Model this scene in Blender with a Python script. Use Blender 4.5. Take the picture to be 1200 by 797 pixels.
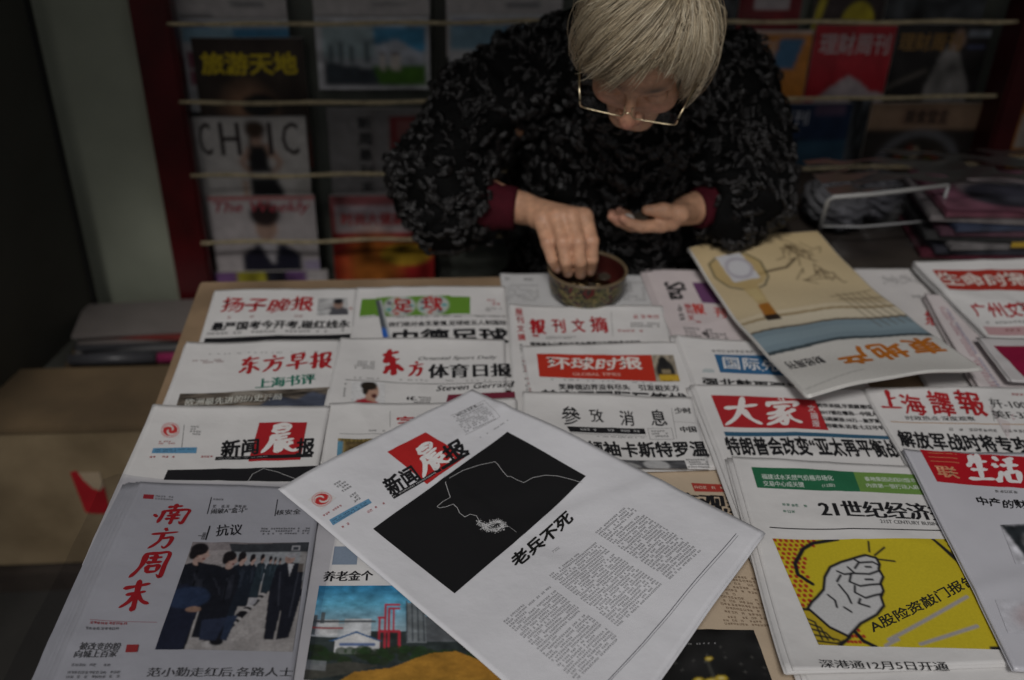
import bpy, bmesh, math, random
import numpy as np
from mathutils import Vector, Matrix
from mathutils.geometry import tessellate_polygon
random.seed(7); RNG = np.random.default_rng(7)
scene = bpy.context.scene
for o in list(bpy.data.objects): bpy.data.objects.remove(o)
C = scene.collection
# ------------------------------------------------------------------ camera
cd = bpy.data.cameras.new("camera"); cam = bpy.data.objects.new("camera", cd); C.objects.link(cam)
PITCH, YAW, ROLL, EYE = math.radians(32.3), math.radians(5.4), math.radians(1.6), 1.6
FW = Vector((math.sin(YAW)*math.cos(PITCH), math.cos(YAW)*math.cos(PITCH), -math.sin(PITCH)))
RT0 = Vector((math.cos(YAW), -math.sin(YAW), 0)); UP0 = RT0.cross(FW)
RT = RT0*math.cos(ROLL)+UP0*math.sin(ROLL); UP = UP0*math.cos(ROLL)-RT0*math.sin(ROLL)
cam.matrix_world = Matrix(((RT.x, UP.x, -FW.x, 0), (RT.y, UP.y, -FW.y, 0), (RT.z, UP.z, -FW.z, EYE), (0, 0, 0, 1)))
cd.sensor_width = 36; cd.lens = 36*1185/1200; cd.clip_start = .02; cd.clip_end = 500
cd.dof.use_dof = True; cd.dof.focus_distance = 1.14; cd.dof.aperture_fstop = 2.8
scene.camera = cam
# ------------------------------------------------------------------ sky and sun: an overcast street
SUN_EL, SUN_AZ = math.radians(52), math.radians(196)      # azimuth clockwise from +y
world = bpy.data.worlds.new("World"); scene.world = world; world.use_nodes = True
nt = world.node_tree; bg = nt.nodes['Background']
sky = nt.nodes.new('ShaderNodeTexSky'); sky.sky_type = 'NISHITA'; sky.sun_disc = False
sky.sun_elevation = SUN_EL; sky.sun_rotation = SUN_AZ; sky.dust_density = 4; sky.air_density = 1.0
hsv = nt.nodes.new('ShaderNodeHueSaturation'); hsv.inputs['Saturation'].default_value = .45
nt.links.new(sky.outputs[0], hsv.inputs['Color']); nt.links.new(hsv.outputs[0], bg.inputs[0]); bg.inputs[1].default_value = .056
sd = bpy.data.lights.new("sun", 'SUN'); sun = bpy.data.objects.new("sun", sd); C.objects.link(sun)
sd.energy = 2.0; sd.angle = math.radians(14); sd.color = (1, .975, .955)
sv = Vector((math.sin(SUN_AZ)*math.cos(SUN_EL), math.cos(SUN_AZ)*math.cos(SUN_EL), math.sin(SUN_EL)))
sun.rotation_euler = sv.to_track_quat('Z', 'Y').to_euler(); sun.location = sv*20
scene.view_settings.view_transform = 'Standard'; scene.view_settings.look = 'None'
scene.view_settings.exposure = -.62; scene.view_settings.gamma = 1
scene.cycles.max_bounces = 8; scene.cycles.transparent_max_bounces = 12
scene.cycles.use_denoising = True
PAPERS = [
{'name':'newspaper','label':'back-left newspaper with red brush masthead 扬子晚报 and a bold black headline under it','o':(-0.3576,1.5015,0.755),'ang':0.012,'W':0.2341,'L':0.3,'col':(0.62,0.61,0.6),'curl':{'top':0.003},'n':3,'gl':0,'items':[('T','扬子晚报',(0.0183,0.0758),(0.1657,0.0754),(0.0182,0.0227),(0.37,0.015,0.02),'k'),('PIC',[(0.1722,0.0315),(0.2198,0.031),(0.2236,0.0838),(0.1731,0.0839)],'smallport',24,20),('I',(0.2227,0.034),(0.2326,0.0345),(0.2249,0.0839),4,(0.3,0.03,0.03),0.75,'article_text'),('T','最严国考今开考,碰红线永',(0.0112,0.1249),(0.2281,0.1262),(0.0114,0.0987),(0.012,0.012,0.014),'B'),('I',(0.0076,0.1273),(0.2256,0.1287),(0.0079,0.1373),1,(0.1,0.1,0.1),0.75,'article_text'),('R',[(0.0065,0.1447),(0.2302,0.1442),(0.2311,0.1643),(0.0071,0.1644)],(0.012,0.012,0.014),'black_bar'),('I',(0.0258,0.0816),(0.1647,0.0808),(0.026,0.0921),1,(0.3,0.1,0.1),0.4,'article_text')]},
{'name':'newspaper','label':'newspaper at the back with a green banner,two balls and black headline 中德足球','o':(-0.1221,1.5034,0.7555),'ang':-0.0256,'W':0.2495,'L':0.3,'col':(0.62,0.61,0.6),'curl':{'top':0.003},'n':3,'gl':0,'items':[('R',[(0.0096,0.0347),(0.1893,0.0341),(0.1883,0.0896),(0.0094,0.0897)],(0.12,0.26,0.03),'banner'),('PIC',[(0.0334,0.0321),(0.1566,0.0309),(0.1565,0.0918),(0.0356,0.0928)],'balls',60,20),('T','足',(0.0611,0.0824),(0.0956,0.0802),(0.0585,0.041),(0.37,0.015,0.02),'k'),('T','球',(0.1094,0.0804),(0.144,0.0808),(0.1099,0.036),(0.37,0.015,0.02),'k'),('I',(0.2177,0.0402),(0.2447,0.0405),(0.2169,0.0626),2,(0.37,0.015,0.02),0.9,'article_text'),('I',(0.2139,0.0681),(0.2434,0.0685),(0.2135,0.0818),2,(0.1,0.1,0.1),0.75,'article_text'),('S',[(0.0098,0.0951),(0.2449,0.0958)],0.0011,(0.1,0.1,0.1),'rule'),('I',(0.0685,0.0946),(0.2449,0.0958),(0.0688,0.1012),1,(0.1,0.1,0.1),0.75,'article_text'),('T','我们绝对会生爱情,足球给五人制国际',(0.0578,0.1272),(0.2462,0.1249),(0.0576,0.1116),(0.012,0.012,0.014),'b'),('T','中德足球',(0.0658,0.1824),(0.2474,0.1806),(0.0653,0.1349),(0.012,0.012,0.014),'B'),('PIC',[(0.0325,0.0406),(0.0423,0.0407),(0.0633,0.1577),(0.0514,0.1576)],'pen',8,30)]},
{'name':'newspaper','label':'newspaper with red masthead 东方早报,green line 上海书评 and a brown picture strip','o':(-0.3711,1.332,0.7605),'ang':-0.0107,'W':0.2318,'L':0.3,'col':(0.62,0.61,0.6),'curl':{'top':0.004,'left':0.003},'n':3,'gl':0,'items':[('T','东方早报',(0.0874,0.0838),(0.2261,0.0751),(0.0847,0.04),(0.37,0.015,0.02),'k'),('T','上海书评',(0.1201,0.1239),(0.205,0.1162),(0.1177,0.0978),(0.02,0.16,0.11),'s'),('I',(0.0177,0.0454),(0.0646,0.0423),(0.0187,0.0568),2,(0.2,0.06,0.06),0.75,'article_text'),('I',(0.0381,0.0274),(0.2031,0.028),(0.039,0.0321),1,(0.1,0.1,0.1),0.4,'article_text'),('S',[(0.1162,0.1301),(0.206,0.1269)],0.0006,(0.1,0.1,0.1),'rule'),('PIC',[(0.0165,0.1308),(0.2325,0.1257),(0.2361,0.1714),(0.0178,0.1715)],'band',90,18),('T','欧洲最先进的历史开局',(0.0282,0.1599),(0.1611,0.1545),(0.0275,0.1432),(0.55,0.55,0.5),'r')]},
{'name':'newspaper','label':'sports newspaper with red and black masthead 东方体育日报 and a shouting footballer','o':(-0.1382,1.3336,0.761),'ang':-0.0606,'W':0.252,'L':0.3,'col':(0.62,0.61,0.6),'curl':{'top':0.005,'left':0.002},'n':3,'gl':0,'items':[('T','东',(0.0729,0.0968),(0.1037,0.0919),(0.0624,0.0309),(0.37,0.015,0.02),'k'),('T','方',(0.1091,0.0984),(0.1315,0.0981),(0.1086,0.06),(0.37,0.015,0.02),'k'),('T','体育日报',(0.138,0.1024),(0.2615,0.0982),(0.1368,0.0665),(0.012,0.012,0.014),'s'),('T','Oriental Sport Daily',(0.1218,0.0598),(0.2405,0.0532),(0.1212,0.0482),(0.1,0.1,0.1),'i'),('I',(0.0276,0.0591),(0.058,0.0586),(0.0289,0.0819),4,(0.1,0.1,0.1),0.8,'article_text'),('S',[(0.0198,0.1108),(0.063,0.1112),(0.1128,0.1159),(0.1869,0.1169),(0.2649,0.1135)],0.0011,(0.012,0.012,0.014),'rule'),('I',(0.0274,0.1019),(0.2613,0.1092),(0.0281,0.1074),1,(0.1,0.1,0.1),0.3,'article_text'),('PIC',[(0.0289,0.115),(0.0769,0.1143),(0.0818,0.1708),(0.034,0.1695)],'shout',34,26),('T','Steven Gerrard',(0.1518,0.1346),(0.2647,0.1265),(0.1509,0.1218),(0.012,0.012,0.014),'i'),('T','“',(0.1106,0.1561),(0.1202,0.156),(0.1105,0.1478),(0.012,0.012,0.014),'b'),('I',(0.1197,0.1477),(0.1476,0.1473),(0.1156,0.1764),5,(0.012,0.012,0.014),0.85,'article_text'),('R',[(0.1692,0.1428),(0.2644,0.1393),(0.2651,0.1622),(0.1665,0.1676)],(0.16,0.02,0.04),'banner'),('I',(0.0196,0.1194),(0.0245,0.1194),(0.0216,0.1656),8,(0.1,0.1,0.1),0.75,'article_text')]},
{'name':'newspaper','label':'newspaper with black and red masthead 新闻晨报 lying flat under the left paper stack','o':(-0.3806,1.1599,0.766),'ang':-0.047,'W':0.2392,'L':0.3,'col':(0.62,0.61,0.6),'curl':{'top':0.005,'left':0.003},'n':3,'gl':0,'items':[('PIC',[(0.0182,0.035),(0.0421,0.035),(0.0491,0.0686),(0.0246,0.0685)],'swirl',30,30),('I',(0.0582,0.0407),(0.0741,0.0407),(0.0612,0.0631),4,(0.1,0.1,0.1),0.75,'article_text'),('S',[(0.0487,0.0388),(0.0577,0.0902)],0.0006,(0.1,0.1,0.1),'rule'),('I',(0.0254,0.0758),(0.0482,0.074),(0.0266,0.0848),2,(0.37,0.015,0.02),0.75,'article_text'),('R',[(0.0219,0.0919),(0.0771,0.0885),(0.0788,0.1009),(0.0225,0.1025)],(0.1,0.26,0.42),'blue_strip'),('I',(0.0256,0.0937),(0.0744,0.0912),(0.0264,0.1007),2,(0.012,0.012,0.014),0.7,'article_text'),('I',(0.0217,0.1077),(0.1036,0.1045),(0.0222,0.1137),1,(0.37,0.015,0.02),0.4,'article_text'),('R',[(0.1482,0.0351),(0.2124,0.0352),(0.2144,0.1135),(0.1485,0.1167)],(0.37,0.015,0.02),'banner'),('R',[(0.1054,0.1079),(0.2281,0.1013),(0.229,0.1083),(0.1058,0.1149)],(0.012,0.012,0.014),'black_bar'),('T','新闻',(0.1112,0.1097),(0.1591,0.1029),(0.1061,0.0738),(0.012,0.012,0.014),'B'),('T','报',(0.2066,0.1048),(0.2305,0.1031),(0.2042,0.0705),(0.012,0.012,0.014),'B'),('T','晨',(0.1624,0.1029),(0.2099,0.0977),(0.1558,0.0422),(0.7,0.68,0.66),'k'),('I',(0.1092,0.1106),(0.1728,0.1064),(0.1098,0.1132),1,(0.6,0.6,0.6),0.8,'article_text'),('R',[(0.0516,0.1359),(0.2389,0.1256),(0.2407,0.1558),(0.0511,0.1549)],(0.012,0.012,0.014),'black_picture'),('S',[(0.1557,0.1554),(0.1586,0.1422),(0.1706,0.1313),(0.1888,0.1373),(0.2133,0.1507)],0.0006,(0.5,0.5,0.5),'outline')]},
{'name':'newspaper','label':'newspaper with a gold framed picture and red lettering half under the tilted centre newspaper','o':(-0.1434,1.1565,0.7648),'ang':-0.0073,'W':0.26,'L':0.24,'col':(0.62,0.61,0.6),'curl':{'top':0.004},'n':3,'gl':0,'items':[('T','字',(0.0958,0.0529),(0.1211,0.0501),(0.0932,0.0298),(0.37,0.015,0.02),'k'),('S',[(0.0188,0.0657),(0.0802,0.0692)],0.0007,(0.1,0.1,0.1),'rule'),('S',[(0.0844,0.0174),(0.0854,0.0525)],0.0005,(0.1,0.1,0.1),'rule'),('I',(0.057,0.0589),(0.0799,0.0598),(0.0573,0.0645),1,(0.1,0.1,0.1),0.75,'article_text'),('PIC',[(0.0173,0.0759),(0.0738,0.0801),(0.0758,0.1335),(0.0191,0.1311)],'gold',36,24)]},
{'name':'newspaper','label':'newspaper at the front with headline 养老金 and a picture of white tanks and red pipes','o':(-0.1476,0.9344,0.7675),'ang':-0.0531,'W':0.27,'L':0.33,'col':(0.62,0.61,0.6),'curl':{'left':0.002},'n':3,'gl':0,'items':[('R',[(0.0339,0.0597),(0.0614,0.0597),(0.0624,0.0884),(0.0344,0.0884)],(0.2,0.25,0.32),'blue_box'),('T','养老金个',(0.0273,0.1146),(0.0829,0.1135),(0.027,0.0988),(0.012,0.012,0.014),'s'),('PIC',[(0.0244,0.121),(0.2169,0.1217),(0.2326,0.2513),(0.0264,0.2498)],'refinery',230,125)]},
{'name':'newspaper','label':'front-left newspaper in a clear bag with red brush masthead 南方周末 and a photo of a queue','o':(-0.3606,0.9893,0.773),'ang':-0.0662,'W':0.247,'L':0.35,'col':(0.46,0.465,0.48),'curl':{'top':0.002,'left':0.004},'n':6,'gl':0,'items':[('R',[(0.0106,0.022),(0.0229,0.0218),(0.024,0.0295),(0.0118,0.0297)],(0.35,0.03,0.04),'badge'),('I',(0.0249,0.0218),(0.0489,0.023),(0.0265,0.031),2,(0.1,0.1,0.1),0.75,'article_text'),('T','南',(0.0347,0.0742),(0.0733,0.0737),(0.0342,0.0373),(0.37,0.015,0.02),'k'),('T','方',(0.0406,0.1148),(0.0709,0.1131),(0.0387,0.0801),(0.37,0.015,0.02),'k'),('T','周',(0.034,0.1598),(0.0727,0.1581),(0.0323,0.1202),(0.37,0.015,0.02),'k'),('T','末',(0.0357,0.2065),(0.0669,0.2026),(0.0305,0.1646),(0.37,0.015,0.02),'k'),('I',(0.0137,0.0701),(0.0167,0.07),(0.0121,0.1751),14,(0.1,0.1,0.1),0.5,'article_text'),('S',[(0.0923,0.0239),(0.0941,0.0528)],0.001,(0.012,0.012,0.014),'rule'),('S',[(0.1718,0.0244),(0.174,0.0533)],0.001,(0.012,0.012,0.014),'rule'),('I',(0.0947,0.0255),(0.107,0.0253),(0.0958,0.0301),1,(0.1,0.1,0.1),0.75,'article_text'),('I',(0.0973,0.0362),(0.1462,0.0355),(0.098,0.0438),1,(0.1,0.1,0.1),0.75,'article_text'),('T','闹破A“盒斗”',(0.0981,0.0528),(0.1398,0.0493),(0.0973,0.0436),(0.04,0.04,0.04),'r'),('I',(0.1755,0.0336),(0.1939,0.0334),(0.1769,0.0412),1,(0.1,0.1,0.1),0.75,'article_text'),('T','核安全',(0.1747,0.0518),(0.2038,0.0499),(0.1741,0.0427),(0.04,0.04,0.04),'r'),('T','抗议',(0.112,0.0904),(0.1418,0.0872),(0.11,0.0714),(0.012,0.012,0.014),'r'),('S',[(0.102,0.0733),(0.1025,0.0961)],0.0014,(0.012,0.012,0.014),'rule'),('T','一图',(0.0928,0.0963),(0.1006,0.0962),(0.0927,0.0847),(0.1,0.1,0.1),'r'),('I',(0.1589,0.0741),(0.2196,0.0733),(0.1595,0.087),3,(0.1,0.1,0.1),0.75,'article_text'),('PIC',[(0.089,0.1005),(0.2216,0.099),(0.23,0.2585),(0.0905,0.2573)],'crowd',170,160),('T','范小勤走红后,各路人士',(0.0912,0.2924),(0.2346,0.2905),(0.091,0.2805),(0.09,0.09,0.09),'r'),('S',[(0.0119,0.2184),(0.0821,0.2213)],0.0004,(0.37,0.015,0.02),'rule'),('I',(0.0123,0.2196),(0.0516,0.2204),(0.0134,0.2254),1,(0.37,0.015,0.02),0.9,'article_text'),('I',(0.0106,0.2277),(0.0476,0.2274),(0.0117,0.2334),1,(0.1,0.1,0.1),0.95,'article_text'),('T','被改变的粉',(0.0132,0.2579),(0.0544,0.2576),(0.0131,0.2486),(0.09,0.09,0.09),'r'),('T','向城上百家',(0.0114,0.2676),(0.0536,0.2663),(0.0111,0.2585),(0.09,0.09,0.09),'r'),('R',[(0.0601,0.251),(0.0722,0.2509),(0.0734,0.2607),(0.0614,0.2608)],(0.35,0.04,0.04),'seal'),('I',(0.0128,0.274),(0.0543,0.2738),(0.013,0.2793),1,(0.1,0.1,0.1),0.75,'article_text'),('I',(0.0119,0.2835),(0.0666,0.2832),(0.0131,0.2939),2,(0.1,0.1,0.1),0.75,'article_text')],'quad':[(0.0,0.0),(0.2232,0.0016),(0.2373,0.3257),(-0.001,0.327)],'slip':0.022},  # page grey lowered, painting the dim front-left corner into the paper
{'name':'newspaper','label':'grey sheet of small print at the back,lying under the lacquered bowl','o':(0.1235,1.5462,0.7535),'ang':0.0127,'W':0.2572,'L':0.2,'col':(0.5,0.5,0.5),'curl':{'top':0.002},'n':1,'gl':0,'items':[('I',(0.0072,0.0369),(0.0661,0.0369),(0.0021,0.0949),7,(0.25,0.25,0.25),0.7,'article_text'),('I',(0.2064,0.0347),(0.2496,0.0369),(0.1963,0.1049),7,(0.25,0.25,0.25),0.7,'article_text'),('I',(0.0064,0.0126),(0.0597,0.0153),(0.0053,0.0248),1,(0.012,0.012,0.014),0.75,'article_text')]},
{'name':'newspaper','label':'newspaper with thin red masthead 报刊文摘 just in front of the lacquered bowl','o':(0.1294,1.4296,0.758),'ang':-0.0612,'W':0.2524,'L':0.3,'col':(0.62,0.61,0.6),'curl':{'top':0.004,'left':0.002},'n':3,'gl':0,'items':[('T','报',(0.0323,0.0842),(0.0565,0.0837),(0.0314,0.04),(0.37,0.015,0.02),'k'),('T','刊',(0.0674,0.081),(0.0891,0.0805),(0.0664,0.0392),(0.37,0.015,0.02),'k'),('T','文',(0.0985,0.0803),(0.1202,0.0799),(0.0977,0.0384),(0.37,0.015,0.02),'k'),('T','摘',(0.1281,0.0823),(0.1566,0.0818),(0.1272,0.0324),(0.37,0.015,0.02),'k'),('T','报',(0.0091,0.0325),(0.0216,0.0322),(0.0086,0.0108),(0.37,0.015,0.02),'b'),('T','刊',(0.01,0.0563),(0.0223,0.0561),(0.0097,0.0351),(0.37,0.015,0.02),'b'),('T','文',(0.0108,0.0821),(0.0229,0.0818),(0.0103,0.0615),(0.37,0.015,0.02),'b'),('T','摘',(0.0116,0.1072),(0.0235,0.1069),(0.0111,0.0872),(0.37,0.015,0.02),'b'),('I',(0.1691,0.0264),(0.2432,0.0249),(0.1674,0.0425),1,(0.37,0.015,0.02),0.7,'article_text'),('S',[(0.1657,0.0184),(0.161,0.0918)],0.0006,(0.1,0.1,0.1),'rule'),('I',(0.1887,0.05),(0.2426,0.0489),(0.1868,0.0657),2,(0.1,0.1,0.1),0.75,'article_text'),('I',(0.1712,0.0712),(0.2451,0.0697),(0.1701,0.0815),1,(0.37,0.015,0.02),0.9,'article_text'),('I',(0.0562,0.0913),(0.1261,0.09),(0.0557,0.1014),2,(0.1,0.1,0.1),0.9,'article_text'),('T','一',(0.0359,0.0967),(0.0453,0.094),(0.0338,0.0894),(0.37,0.015,0.02),'k'),('T','国债券为公募财产基金通道法治国家最终判定',(0.0308,0.1264),(0.2034,0.1183),(0.0301,0.1117),(0.012,0.012,0.014),'B'),('I',(0.0127,0.117),(0.0193,0.1169),(0.0213,0.2657),16,(0.1,0.1,0.1),0.75,'article_text')]},
{'name':'newspaper','label':'newspaper with white brush characters 环球时报 on a red banner beside a small picture','o':(0.1386,1.2967,0.763),'ang':0.0077,'W':0.243,'L':0.3,'col':(0.62,0.61,0.6),'curl':{'top':0.003,'left':0.002},'n':3,'gl':0,'items':[('R',[(0.0199,0.0225),(0.1937,0.0338),(0.1873,0.1019),(0.017,0.0841)],(0.45,0.03,0.015),'banner'),('T','环球时报',(0.0316,0.067),(0.1742,0.0722),(0.0329,0.0302),(0.68,0.62,0.58),'k'),('T','GLOBAL TIMES',(0.0665,0.0823),(0.1382,0.086),(0.0669,0.0745),(0.6,0.3,0.25),'s'),('PIC',[(0.1937,0.0338),(0.2276,0.0355),(0.2225,0.1038),(0.1873,0.1019)],'guard',26,26),('I',(0.0267,0.0879),(0.1818,0.1038),(0.026,0.0934),1,(0.1,0.1,0.1),0.3,'article_text'),('T','笑称俄边界没有尽头',(0.0417,0.1179),(0.1452,0.1235),(0.0425,0.1029),(0.012,0.012,0.014),'s'),('T','引发相关方',(0.1576,0.1241),(0.217,0.1273),(0.1584,0.1089),(0.012,0.012,0.014),'s'),('T','普京开国际玩笑扰',(0.0125,0.1477),(0.2223,0.1632),(0.0148,0.1165),(0.012,0.012,0.014),'B'),('I',(-0.0038,0.0401),(0.0026,0.0404),(-0.0017,0.1324),14,(0.3,0.05,0.05),0.75,'article_text')]},
{'name':'newspaper','label':'newspaper with thin black brush masthead 參攷消息 above a heavy black headline','o':(0.128,1.164,0.768),'ang':-0.0785,'W':0.24,'L':0.152,'col':(0.62,0.61,0.6),'curl':{'top':0.005,'left':0.002},'n':3,'gl':0,'items':[('T','參',(0.0526,0.0722),(0.0794,0.0714),(0.0513,0.029),(0.012,0.012,0.014),'h'),('T','攷',(0.0915,0.0633),(0.1103,0.0628),(0.0907,0.0337),(0.012,0.012,0.014),'h'),('T','消',(0.1332,0.0678),(0.1531,0.0672),(0.1322,0.0343),(0.012,0.012,0.014),'h'),('T','息',(0.1753,0.0666),(0.1976,0.0659),(0.1741,0.0289),(0.012,0.012,0.014),'h'),('S',[(0.2076,0.0262),(0.2054,0.094)],0.0005,(0.1,0.1,0.1),'rule'),('T','少时',(0.2107,0.0381),(0.2346,0.0374),(0.2103,0.0239),(0.012,0.012,0.014),'s'),('T','中国',(0.213,0.0807),(0.2351,0.08),(0.2126,0.0672),(0.012,0.012,0.014),'s'),('S',[(0.2059,0.056),(0.236,0.0589)],0.0004,(0.1,0.1,0.1),'rule'),('R',[(0.0583,0.0758),(0.1641,0.0726),(0.1651,0.0849),(0.0623,0.088)],(0.012,0.012,0.014),'black_bar'),('I',(0.0674,0.0784),(0.0999,0.0774),(0.0682,0.085),1,(0.6,0.6,0.6),0.75,'article_text'),('I',(0.1138,0.077),(0.158,0.0757),(0.1144,0.0836),1,(0.6,0.6,0.6),0.75,'article_text'),('S',[(0.1688,0.0725),(0.2015,0.0715),(0.2016,0.096),(0.1694,0.0969),(0.1688,0.0725)],0.0005,(0.1,0.1,0.1),'rule'),('I',(0.173,0.0762),(0.1975,0.0754),(0.1733,0.0931),3,(0.1,0.1,0.1),0.5,'article_text'),('S',[(0.0622,0.0908),(0.1657,0.0896)],0.0005,(0.1,0.1,0.1),'rule'),('I',(0.0987,0.0934),(0.1655,0.0915),(0.0984,0.0972),1,(0.1,0.1,0.1),0.6,'article_text'),('T','古领袖卡斯特罗温',(0.0597,0.1415),(0.2437,0.1327),(0.0581,0.1075),(0.012,0.012,0.014),'B'),('I',(0.2105,0.1372),(0.2397,0.1364),(0.2122,0.1563),4,(0.1,0.1,0.1),0.85,'article_text'),('PIC',[(0.1016,0.1455),(0.2089,0.1408),(0.2108,0.158),(0.1114,0.1608)],'greyhead',60,10)]},
{'name':'newspaper','label':'pinkish newspaper with sideways black lettering and a purple block,beside the lacquered bowl','o':(0.3763,1.5445,0.758),'ang':-0.0576,'W':0.24,'L':0.62,'col':(0.56,0.5,0.5),'curl':{'top':0.003,'left':0.004},'n':5,'gl':0,'items':[('T','Sha',(0.0269,0.0426),(0.0306,0.1042),(0.063,0.0389),(0.012,0.012,0.014),'s'),('T','今日',(0.0366,0.121),(0.0357,0.1702),(0.0456,0.118),(0.012,0.012,0.014),'b'),('R',[(0.0774,0.0416),(0.1176,0.0408),(0.1236,0.1138),(0.083,0.1089)],(0.13,0.05,0.13),'purple_block'),('T','报',(0.0504,0.1319),(0.0618,0.1317),(0.0501,0.1149),(0.37,0.015,0.02),'b'),('T','刊',(0.05,0.1511),(0.0613,0.1509),(0.0497,0.1344),(0.37,0.015,0.02),'b'),('T','文',(0.0496,0.1699),(0.0608,0.1697),(0.0493,0.1535),(0.37,0.015,0.02),'b'),('T','报',(0.0632,0.1481),(0.0829,0.1478),(0.0627,0.1142),(0.5,0.06,0.05),'k'),('T','刊',(0.095,0.1584),(0.1141,0.1608),(0.0992,0.125),(0.5,0.06,0.05),'k'),('T','一',(0.0608,0.1777),(0.0691,0.1776),(0.0607,0.1723),(0.37,0.015,0.02),'k'),('I',(0.0977,0.1143),(0.1236,0.1138),(0.1049,0.1364),2,(0.25,0.05,0.05),0.75,'article_text'),('I',(0.0364,0.1912),(0.1044,0.1953),(0.0367,0.222),3,(0.1,0.1,0.1),0.75,'article_text'),('T','号',(0.0652,0.2215),(0.0761,0.2214),(0.065,0.2033),(0.012,0.012,0.014),'b')],'quad':[(0.0,0.0),(0.2966,-0.0033),(0.2808,0.6093),(0.0401,0.6105)],'slip':0.01},
{'name':'newspaper','label':'newspaper with white characters 国际先驱导报 on a blue banner under the large magazine','o':(0.3814,1.3128,0.7635),'ang':-0.0873,'W':0.245,'L':0.55,'col':(0.62,0.61,0.6),'curl':{'top':0.004,'left':0.004},'n':4,'gl':0,'items':[('I',(0.0514,0.0297),(0.1501,0.0302),(0.051,0.0406),1,(0.012,0.012,0.014),0.9,'article_text'),('I',(0.0273,0.0849),(0.0475,0.0863),(0.0269,0.0963),2,(0.02,0.2,0.25),0.7,'article_text'),('R',[(0.0531,0.0441),(0.2369,0.0455),(0.2376,0.1008),(0.0537,0.0951)],(0.03,0.12,0.25),'banner'),('T','国际先驱导报',(0.0613,0.088),(0.2324,0.092),(0.0622,0.0501),(0.66,0.66,0.66),'h'),('T','强北韩再强调弹射',(0.0224,0.134),(0.2182,0.1452),(0.0238,0.1095),(0.012,0.012,0.014),'B')],'quad':[(0.0,0.0),(0.256,0.0083),(0.2844,0.4799),(0.0438,0.4876)],'slip':0.008},
{'name':'newspaper','label':'newspaper with white brush characters 大家 on a red banner and headline about 亚太再平衡','o':(0.3756,1.1745,0.769),'ang':-0.0803,'W':0.243,'L':0.6,'col':(0.62,0.61,0.6),'curl':{'top':0.003,'left':0.003},'n':4,'gl':0,'items':[('R',[(0.0219,0.0247),(0.1695,0.0301),(0.1701,0.1017),(0.0271,0.0987)],(0.38,0.02,0.025),'banner'),('T','大家',(0.0278,0.0948),(0.1395,0.0931),(0.0355,0.0305),(0.7,0.66,0.64),'k'),('T','文',(0.1525,0.0593),(0.1629,0.0609),(0.1551,0.0427),(0.6,0.5,0.5),'b'),('T','摘',(0.1517,0.0772),(0.1619,0.0788),(0.1543,0.0609),(0.6,0.5,0.5),'b'),('T','报',(0.1496,0.0947),(0.1598,0.0963),(0.1521,0.0788),(0.6,0.5,0.5),'b'),('T','跨世美国,毕遗藏潮线—',(0.1684,0.0487),(0.2556,0.0478),(0.1683,0.0381),(0.012,0.012,0.014),'s'),('T','2017德在哪热—中国人民',(0.1679,0.0648),(0.2578,0.0638),(0.1678,0.0544),(0.012,0.012,0.014),'s'),('T','马路解放:10万—旅罗斯市',(0.1674,0.0806),(0.2576,0.0796),(0.1673,0.0704),(0.012,0.012,0.014),'s'),('T','用德来:访者:七日可平原',(0.1681,0.0961),(0.2587,0.0951),(0.168,0.086),(0.012,0.012,0.014),'s'),('R',[(0.0251,0.1101),(0.2673,0.1081),(0.2672,0.1157),(0.0258,0.1195)],(0.03,0.1,0.17),'blue_strip'),('T','特朗普会改变“亚太再平衡战',(0.0228,0.1614),(0.2556,0.1579),(0.0222,0.1206),(0.012,0.012,0.014),'B')],'quad':[(0.0,0.0),(0.2504,-0.0001),(0.2702,0.523),(0.0375,0.5276)],'slip':0.008},
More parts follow.
